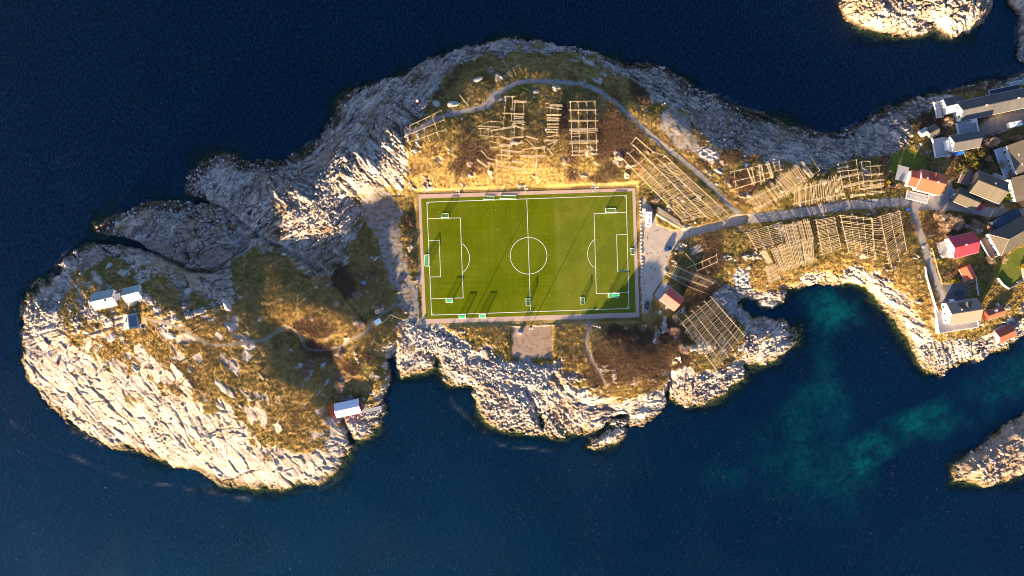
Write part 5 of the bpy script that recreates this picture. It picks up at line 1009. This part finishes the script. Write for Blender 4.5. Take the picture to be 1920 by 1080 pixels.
# ---------------------------------------------------------------- markers, walls, fences
def marker(px_, py_, s, label):
    g = G(px_, py_); r = empty('beacon', g, 0, label, 'beacon'); m = MB(); m.tube((0, 0, -.5), (0, 0, 1.6*s), 1.25*s, 1.1*s, 18); m.build('base', REDL, r)
    m = MB(); m.tube((0, 0, 1.6*s + .003), (0, 0, 2.3*s), .75*s, .6*s, 16); m.ico(.62*s, (0, 0, 2.35*s), 2); m.build('lantern', WHITEB, r)
marker(783.5, 191, 1.0, 'round red and white beacon on the northern rocks'); marker(108, 682.5, .8, 'small red and white beacon on the bright western shore')
def wall(name, label, cat, pts, hgt, th, mat, cap=None, group=None, step=3.0):
    ps = []
    for (x0, y0), (x1, y1) in zip(pts, pts[1:]):
        n = max(1, int(math.hypot(x1 - x0, y1 - y0)*MPP/step)); ps += [(x0 + (x1 - x0)*i/n, y0 + (y1 - y0)*i/n) for i in range(n)]
    ps.append(pts[-1]); q = [G(*p) for p in ps]; m = MB(); V4 = []
    for i, p in enumerate(q):
        d = (q[min(i + 1, len(q) - 1)] - q[max(i - 1, 0)]); d.z = 0; d.normalize(); u = Vector((-d.y, d.x, 0))*th/2
        V4.append([m.bm.verts.new(c) for c in (p + u + Vector((0, 0, -1)), p + u + Vector((0, 0, hgt)), p - u + Vector((0, 0, hgt)), p - u + Vector((0, 0, -1)))])
    for a, b in zip(V4, V4[1:]):
        for i in range(4): m.bm.faces.new((a[i], a[(i + 1) % 4], b[(i + 1) % 4], b[i]))
    m.bm.faces.new(V4[0]); m.bm.faces.new(V4[-1][::-1]); bmesh.ops.recalc_face_normals(m.bm, faces=m.bm.faces)
    return tag(m.build(name, mat), label, cat, group)
def fence(label, pts, hgt=1.1, mat=None, every=2.4, name='fence', rails=(1.0, .55)):
    mat = mat or WOOD[0]; root = empty(name, G(*pts[0]), 0, label, 'fence'); q = []
    for (x0, y0), (x1, y1) in zip(pts, pts[1:]):
        n = max(1, int(math.hypot(x1 - x0, y1 - y0)*MPP/every)); q += [G(x0 + (x1 - x0)*i/n, y0 + (y1 - y0)*i/n) for i in range(n)]
    q.append(G(*pts[-1])); q = [p - root.location for p in q]
    for p in q: MB().tube(p - Vector((0, 0, .4)), p + Vector((0, 0, hgt)), .07, n=6).build('post', mat, root)
    for zr in rails:
        m = MB()
        for a, b in zip(q, q[1:]): m.tube(a + Vector((0, 0, hgt*zr - .05)), b + Vector((0, 0, hgt*zr - .05)), .06, n=6)
        m.build('rail', mat, root)
wall('retaining_wall', 'white retaining wall along the lane down to the villa', 'wall', [(1733.5,500),(1736,518),(1744,545),(1752,572),(1757,586)], .9, .5, WHITEB)
wall('garden_wall', 'cream garden wall along the lower edge of the lawn', 'wall', [(1869.5,521.5),(1879,534),(1890,541.5)], 1.0, .6, WHITEB)
wall('garden_wall', 'low stone wall along the right edge of the lawn', 'wall', [(1916,503),(1917.5,522)], .8, .5, GREYC)
wall('garden_wall', 'thin grey wall bounding the foot of the lawn', 'wall', [(1891,541.5),(1917,528)], .6, .3, GREYC)
wall('yard_wall', 'low pale wall along the southern edge of the asphalt yard', 'wall', [(1838,262),(1870,250),(1925,230)], .6, .3, GREYC)
fence('wooden fence along the east side of the lane to the villa', [(1745.5,466),(1751,485),(1757,508),(1765,533)])
fence('white fence around the grass beside the long slate roofed building', [(1738,205),(1752,196),(1768,191)], .9, WHITEB)
fence('thin pole fence between the clubhouse and the leaning pole rack', [(1246.5,513),(1262,523),(1285,535),(1312,546),(1330,552)])
fence('thin weathered fence running down towards the small white sheds by the north shore', [(1741,200),(1746,214),(1753,229)], .9)
g = G(1745, 442); r = empty('bench', g, R(8), 'white bench on the heath east of the lane', 'bench'); MB().box(-1.6, 1.6, -.22, .22, .42, .5).build('seat', WHITEB, r); MB().box(-1.6, 1.6, .23, .3, .55, .95).build('backrest', WHITEB, r)
for s_ in (-1.3, 1.3): MB().box(s_ - .06, s_ + .06, -.2, .2, 0, .418).build('leg', WHITEB, r)
g = G(1700.5, 393.5); r = empty('waste_bin', g, 0, 'blue waste bin on the verge at the road junction', 'bin'); MB().prism([(-.45, 0), (.45, 0), (.55, 1.1), (-.55, 1.1)], -.5, .5, 'x').build('body', BLUET, r); MB().box(-.55, .55, -.6, .6, 1.103, 1.2).build('lid', BLUET, r)
g = G(1672, 349.5); r = empty('storage_box', g, 0, 'blue lidded box with orange end beside the broad rack', 'box'); MB().box(-1.2, 1.0, -.5, .5, 0, .8).build('body', NAVY, r); MB().box(-1.9, -1.203, -.5, .5, 0, .9).build('end_panel', paint('orange_plastic', (.5, .16, .05), .1, 1, .5), r)
g = G(1227.5 - 360, 430)  # (spot kept clear)
g = G(1868, 571.5); r = empty('round_bale', g, 0, 'pale round wrapped bale behind the dark red shed', 'bale'); MB().tube((-.7, 0, .75), (.7, 0, .75), .75, n=18).build('wrap', GREYC, r)

# ---------------------------------------------------------------- three spectators at the touchline
def person(px_, py_, ang, top_m, leg_m, label):
    g = G(px_, py_); me = bpy.data.meshes.new('person')
    J = {'pel': (0, 0, .95), 'ch': (0, .01, 1.32), 'nk': (0, 0, 1.50), 'hd': (0, .03, 1.62), 'ht': (0, .03, 1.74), 'lh': (.10, 0, .90), 'lk': (.12, .05, .49), 'la': (.13, 0, .09), 'lt': (.14, .16, .04), 'rh': (-.10, 0, .90), 'rk': (-.12, .02, .49), 'ra': (-.14, -.04, .09), 'rt': (-.15, .12, .04), 'ls': (.20, 0, 1.42), 'le': (.27, -.02, 1.13), 'lw': (.25, .10, .88), 'lf': (.24, .14, .78), 'rs': (-.20, 0, 1.42), 're': (-.27, -.02, 1.13), 'rw': (-.25, .10, .88), 'rf': (-.24, .14, .78)}
    E = [('pel','ch'),('ch','nk'),('nk','hd'),('hd','ht'),('pel','lh'),('lh','lk'),('lk','la'),('la','lt'),('pel','rh'),('rh','rk'),('rk','ra'),('ra','rt'),('ch','ls'),('ls','le'),('le','lw'),('lw','lf'),('ch','rs'),('rs','re'),('re','rw'),('rw','rf')]
    ks = list(J); me.from_pydata([J[k] for k in ks], [(ks.index(a), ks.index(b)) for a, b in E], []); o = link('person', me)
    rad = {'pel': .16, 'ch': .17, 'nk': .06, 'hd': .10, 'ht': .08, 'h': .10, 'k': .07, 'a': .05, 't': .045, 's': .08, 'e': .05, 'w': .04, 'f': .035}
    sk = o.modifiers.new('skin', 'SKIN'); o.modifiers.new('sub', 'SUBSURF').levels = 1
    for i, k in enumerate(ks): rr_ = rad[k if k in rad else k[1:]]; me.skin_vertices[0].data[i].radius = (rr_, rr_)
    me.skin_vertices[0].data[0].use_root = True
    o.location = g; o.rotation_euler = (0, 0, R(ang)); me.materials.append(leg_m)
    tag(o, label, 'person', 'spectators beside the touchline')
    m = MB()
    m.tube((0, 0, .92), (0, .01, 1.47), .19, .21, 12); 
    m.build('jacket', top_m, o); MB().ico(.115, (0, .02, 1.68), 2, (1, 1.05, 1)).build('hair', BARK, o)
person(980.3, 603.5, 10, DARKP, BLACK, 'leftmost of the three people standing at the lower edge of the pitch')
person(984.6, 603.2, -15, NAVY, BLACK, 'middle one of the three people standing at the lower edge of the pitch')
person(988.9, 602.8, 5, paint('ochre_jacket', (.4, .26, .08), .1, 2, .8), BLACK, 'rightmost of the three people standing at the lower edge of the pitch')
# ---------------------------------------------------------------- bare shrubs and small trees near the houses
def shrub_meshes(seed, mat, n=900, leaf=None):
    rs = np.random.default_rng(seed); rr = random.Random(seed)
    trunk = MB(); trunk.tube((0, 0, -.3), (0, 0, .25), .10, .07); tips = []
    for k in range(9):
        a = 6.283*k/9 + rr.uniform(-.3, .3); e = rr.uniform(.35, 1.3); d = Vector((math.cos(a)*math.cos(e), math.sin(a)*math.cos(e), math.sin(e))); p = Vector((0, 0, .2)); q = p + d*rr.uniform(.45, .7); trunk.tube(p, q, .05, .025, 5); tips.append((q, d))
    tm = trunk.mesh('trunk')
    V, F = [], []
    for i in range(n):
        q, d = tips[rr.randrange(9)]; v = (d + Vector((rr.gauss(0, .5), rr.gauss(0, .5), rr.gauss(0.1, .4)))).normalized(); b = q*rr.uniform(.5, 1.0) + Vector((rr.gauss(0, .10), rr.gauss(0, .10), rr.gauss(0, .08))); l = rr.uniform(.22, .5)
        w = v.cross(Vector((rr.gauss(0, 1), rr.gauss(0, 1), rr.gauss(0, 1)))).normalized()*(.016 if leaf is None else leaf); k = len(V); t = b + v*l; t.z = max(t.z, .03)
        V += [b - w, b + w, t + w*.5, t - w*.5]; F.append((k, k + 1, k + 2, k + 3))
    cm = np_mesh('crown', np.array([tuple(v) for v in V]), np.array(F), None, mat)
    tm.materials.append(BARK); return tm, cm
SHR = {'tan': [shrub_meshes(1, TWIG), shrub_meshes(2, TWIG)], 'red': [shrub_meshes(3, TWIGR), shrub_meshes(4, TWIGR)], 'yellow': [shrub_meshes(5, YELLF, 500, .05)], 'olive': [shrub_meshes(6, OLIVEF, 700, .04), shrub_meshes(7, OLIVEF, 700, .04)], 'lime': [shrub_meshes(8, LIMEF, 700, .045)]}
def shrub(kind, px_, py_, r, hgt, label, ry=None):
    g = G(px_, py_); i = int(px_ + py_) % len(SHR[kind]); tm, cm = SHR[kind][i]
    o = empty('bare_shrub' if kind in ('tan', 'red') else 'shrub', g, random.uniform(0, 6) if ry is None else 0, label, 'shrub', 'shrubs around the village houses')
    o.scale = (r, ry or r, hgt); link('trunk', tm, None, o); link('crown', cm, None, o)
for a in (('tan',1772,233,3.4,3.6,'bare tan shrub at the western gable of the long slate roofed building'),('tan',1857,267,5.0,3.4,'widest bare tan shrub below the asphalt yard',3.2),('red',1848,298,2.6,2.6,'small bare shrub left of its pair above the large dark roofed house'),('tan',1873,310,3.0,2.8,'bare shrub between the large dark roof and the grey white house'),('red',1900,260,4.6,2.8,'reddish shrub at the right edge below the parked camper van',2.8),('tan',1893,329,3.2,2.6,'bare shrub squeezed between the two houses at the right edge'),
 ('red',1910,380,3.6,2.4,'reddish shrub beside the road at the right edge'),('tan',1757,408,4.2,3.6,'pale bare shrub nearest the road junction'),('tan',1775,412,3.8,3.4,'bare shrub second from the road junction in the roadside thicket'),('tan',1765,424,4.4,3.6,'broad bare shrub on the lower side of the roadside thicket'),('tan',1790,418,4.4,3.6,'broad bare shrub at the right end of the roadside thicket'),('red',1824,420,3.6,3.0,'reddish bare shrub apart from the roadside thicket'),('tan',1873,415,2.4,2.4,'spiky straw coloured shrub beside the road, left of the box truck'),('red',1857,432,3.2,2.6,'reddish shrub on the slope left of the shaded lawn'),('tan',1851,488,3.6,3.2,'pale bare tree at the left corner of the lawn'),('tan',1876,487,2.5,2.6,'smaller bare tree at the lawn edge below the brown terrace'),
 ('tan',1813,525,4.2,2.6,'bare shrub beside the orange roofed shed',2.2),('tan',1777,446,3.2,2.4,'bare shrub left of the crimson roofed house',1.8),('olive',1815,302,5.0,3.0,'olive brown hedge shrub below the blue tarpaulin'),('olive',1798,318,4.0,2.6,'olive hedge shrub left of the yellow flowering one'),('olive',1832,285,3.6,2.6,'olive shrub above the small bare pair'),('olive',1828,316,3.4,2.4,'olive shrub beside the brown deck'),('yellow',1825,309,1.6,2.0,'small yellow flowering shrub in the olive hedge'),('yellow',1883,288,1.8,2.0,'yellow shrub beside the blue grey deck'),('lime',1895,366,3.6,2.2,'lime green hedge between the dark roofed house and its neighbour'),('yellow',1913,500,1.6,2.0,'yellow shrub on the right edge of the lawn'),('yellow',1664,342,1.4,1.6,'yellow shrub beside the blue lidded box'),('yellow',1763,206.5,1.0,1.2,'yellow shrub beside the white fence'),('yellow',1745,453,1.2,1.2,'low yellow shrub below the white bench'),('yellow',1790,527,2.6,1.4,'yellow shrub on the verge of the villa driveway',1.4),('yellow',1760,490,1.4,1.4,'yellow shrub beside the wooden lane fence'),('red',1682,350,2.0,1.6,'reddish shrub right of the blue lidded box'),('tan',1228,379,2.8,1.8,'reddish tan shrub above the two trailer boxes',1.8)): shrub(*a)
for i, (x, y, r_, hh, kd, lb) in enumerate(((640,664,3.4,1.8,'tan','bare shrub right of the flat pale boulder near the footpath end'),(636,722,4.2,2.2,'tan','large bare shrub above the red boathouse roof'),(585,683,3.0,1.8,'red','bare shrub beside the blue grey boulder in the ravine'),(575,700,2.6,1.6,'red','bare shrub at the bottom of the dark ravine'),(668,555,3.2,1.6,'red','reddish shrub in the shaded hollow beside the pitch'),(676,610,2.8,1.5,'tan','tan shrub beside the footpath bend near the tiny hut'),(1265,596,3.0,2.0,'tan','bare shrub below the southern corner of the clubhouse'),(1280,655,3.8,2.2,'tan','pale bare shrub southwest of the square grid rack'),(1262,622,3.4,2.0,'red','reddish bare shrub between the clubhouse and the grid rack'),(1205,615,3.0,1.8,'red','reddish shrub below the lower right corner of the pitch'))): shrub(kd, x, y, r_, hh, lb)

# ---------------------------------------------------------------- grass and heath standing on the ground
def tufts(name, n, prob, hmin, hmax, wid, blades, lean, pal, label, cat, seed, spread=.35):
    r = np.random.default_rng(seed); w = np.where(Hh > 1.0, prob, 0).astype(np.float64); w /= w.sum()
    i = r.choice(len(X), n, p=w); bx = X[i] + r.uniform(-.2, .2, n); by = Y[i] + r.uniform(-.2, .2, n); bz = Hh[i] - .06
    N = n*blades; rep = np.repeat(np.arange(n), blades); a = r.uniform(0, 2*np.pi, N); h = r.uniform(hmin, hmax, N)*np.repeat(r.uniform(.6, 1.3, n), blades)
    ox = bx[rep] + r.normal(0, spread, N); oy = by[rep] + r.normal(0, spread, N); oz = bz[rep]
    lx, ly = np.cos(a), np.sin(a); ln = h*r.uniform(.2, lean, N); ww = wid*r.uniform(.6, 1.4, N)
    v = np.empty((N, 3, 3), np.float32)
    v[:,0] = np.stack([ox - ly*ww, oy + lx*ww, oz], 1); v[:,1] = np.stack([ox + ly*ww, oy - lx*ww, oz], 1); v[:,2] = np.stack([ox + lx*ln, oy + ly*ln, oz + h], 1)
    pal = np.array(pal, np.float32); g_ = gold[i]; b_ = brush[i]; gr_ = green[i]
    base = pal[0]*(1 - g_[:,None]) + pal[1]*g_[:,None]; base = base*(1 - .8*b_[:,None]) + pal[2]*.8*b_[:,None]; base = base*(1 - .6*gr_[:,None]) + pal[3]*.6*gr_[:,None]
    c = base[rep]*r.uniform(.65, 1.4, N)[:,None]; c = np.repeat(c, 3, 0); c = np.concatenate([c, np.ones((len(c), 1))], 1)
    t = NT(name, .95, .05); at = t.n('ShaderNodeAttribute', attribute_name='tint'); t.col(at.outputs['Color'])
    me = np_mesh(name, v.reshape(-1, 3), np.arange(N*3).reshape(-1, 3), {'tint': c}, t.m)
    return tag(link(name, me), label, cat, kind='stuff')
okp = cover*(made < .1)*(rubble < .3)
tufts('dry_grass', 90000, okp*(.35 + gold)*(1.1 - brush), .25, .75, .11, 5, .9, [(.13, .11, .03), (.34, .23, .07), (.11, .065, .035), (.07, .09, .02)], 'dry golden and olive grass covering the heath between rocks', 'grass', 5)
tufts('heather', 34000, okp*np.clip(brush - .15, 0, 1)*(vb > -4), .4, 1.3, .08, 9, 1.1, [(.15, .10, .06), (.26, .17, .09), (.17, .105, .065), (.10, .09, .04)], 'brown heather and dwarf scrub in dark patches on the heath', 'heather', 9, .5)
# loose stones on the rocks and in the rubble: far too many to count
def stones(name, n, prob, lo_, hi_, label, seed):
    r = np.random.default_rng(seed); w = np.where(Hh > .35, prob, 0).astype(np.float64); w /= w.sum(); i = r.choice(len(X), n, p=w)
    base = np.array([(-1,-1,-.7),(1,-1,-.7),(1,1,-.7),(-1,1,-.7),(-.7,-.7,.6),(.7,-.7,.6),(.7,.7,.6),(-.7,.7,.6)], np.float32)
    q = np.array([(0,3,2,1),(4,5,6,7),(0,1,5,4),(1,2,6,5),(2,3,7,6),(3,0,4,7)])
    s = (lo_ + (hi_ - lo_)*r.random(n)**2.5)[:,None,None]; v = base[None]*s*(1 + r.uniform(-.35, .35, (n, 8, 3)))*np.stack([r.uniform(.7, 1.3, n), r.uniform(.5, 1, n), r.uniform(.5, .95, n)], 1)[:,None,:]
    a = r.uniform(0, 6.283, n); c, s_ = np.cos(a)[:,None], np.sin(a)[:,None]; vx = v[:,:,0]*c - v[:,:,1]*s_; vy = v[:,:,0]*s_ + v[:,:,1]*c
    P_ = np.stack([vx + X[i][:,None], vy + Y[i][:,None], v[:,:,2] + Hh[i][:,None] + .25*s[:,:,0]], 2).reshape(-1, 3)
    f = (q[None] + 8*np.arange(n)[:,None,None]).reshape(-1, 4); col = np.array([.42, .385, .35])*r.uniform(.5, 1.35, n)[:,None]*(1 + r.uniform(-.08, .08, (n, 3)))
    col = np.concatenate([np.repeat(col, 8, 0), np.ones((8*n, 1))], 1); t = NT(name, .92, .1); at = t.n('ShaderNodeAttribute', attribute_name='tint'); nz = t.noise(2.5, 4, .7)
    t.col(t.mix(t.ramp(nz, (.45, 0.0), (.65, .6)), at.outputs['Color'], (.17, .14, .12)))
    return tag(link(name, np_mesh(name, P_, f, {'tint': col}, t.m)), label, 'stones', kind='stuff')
stones('loose_stones', 15000, (1 - cover)*(made < .1)*(.02 + .10*(1 - ISM) + rubble*1.2 + .55*shat*(1 - ISM))*(a_pitch < .01), .12, .85, 'loose grey and tan stones strewn over the bare rock and rubble', 31)
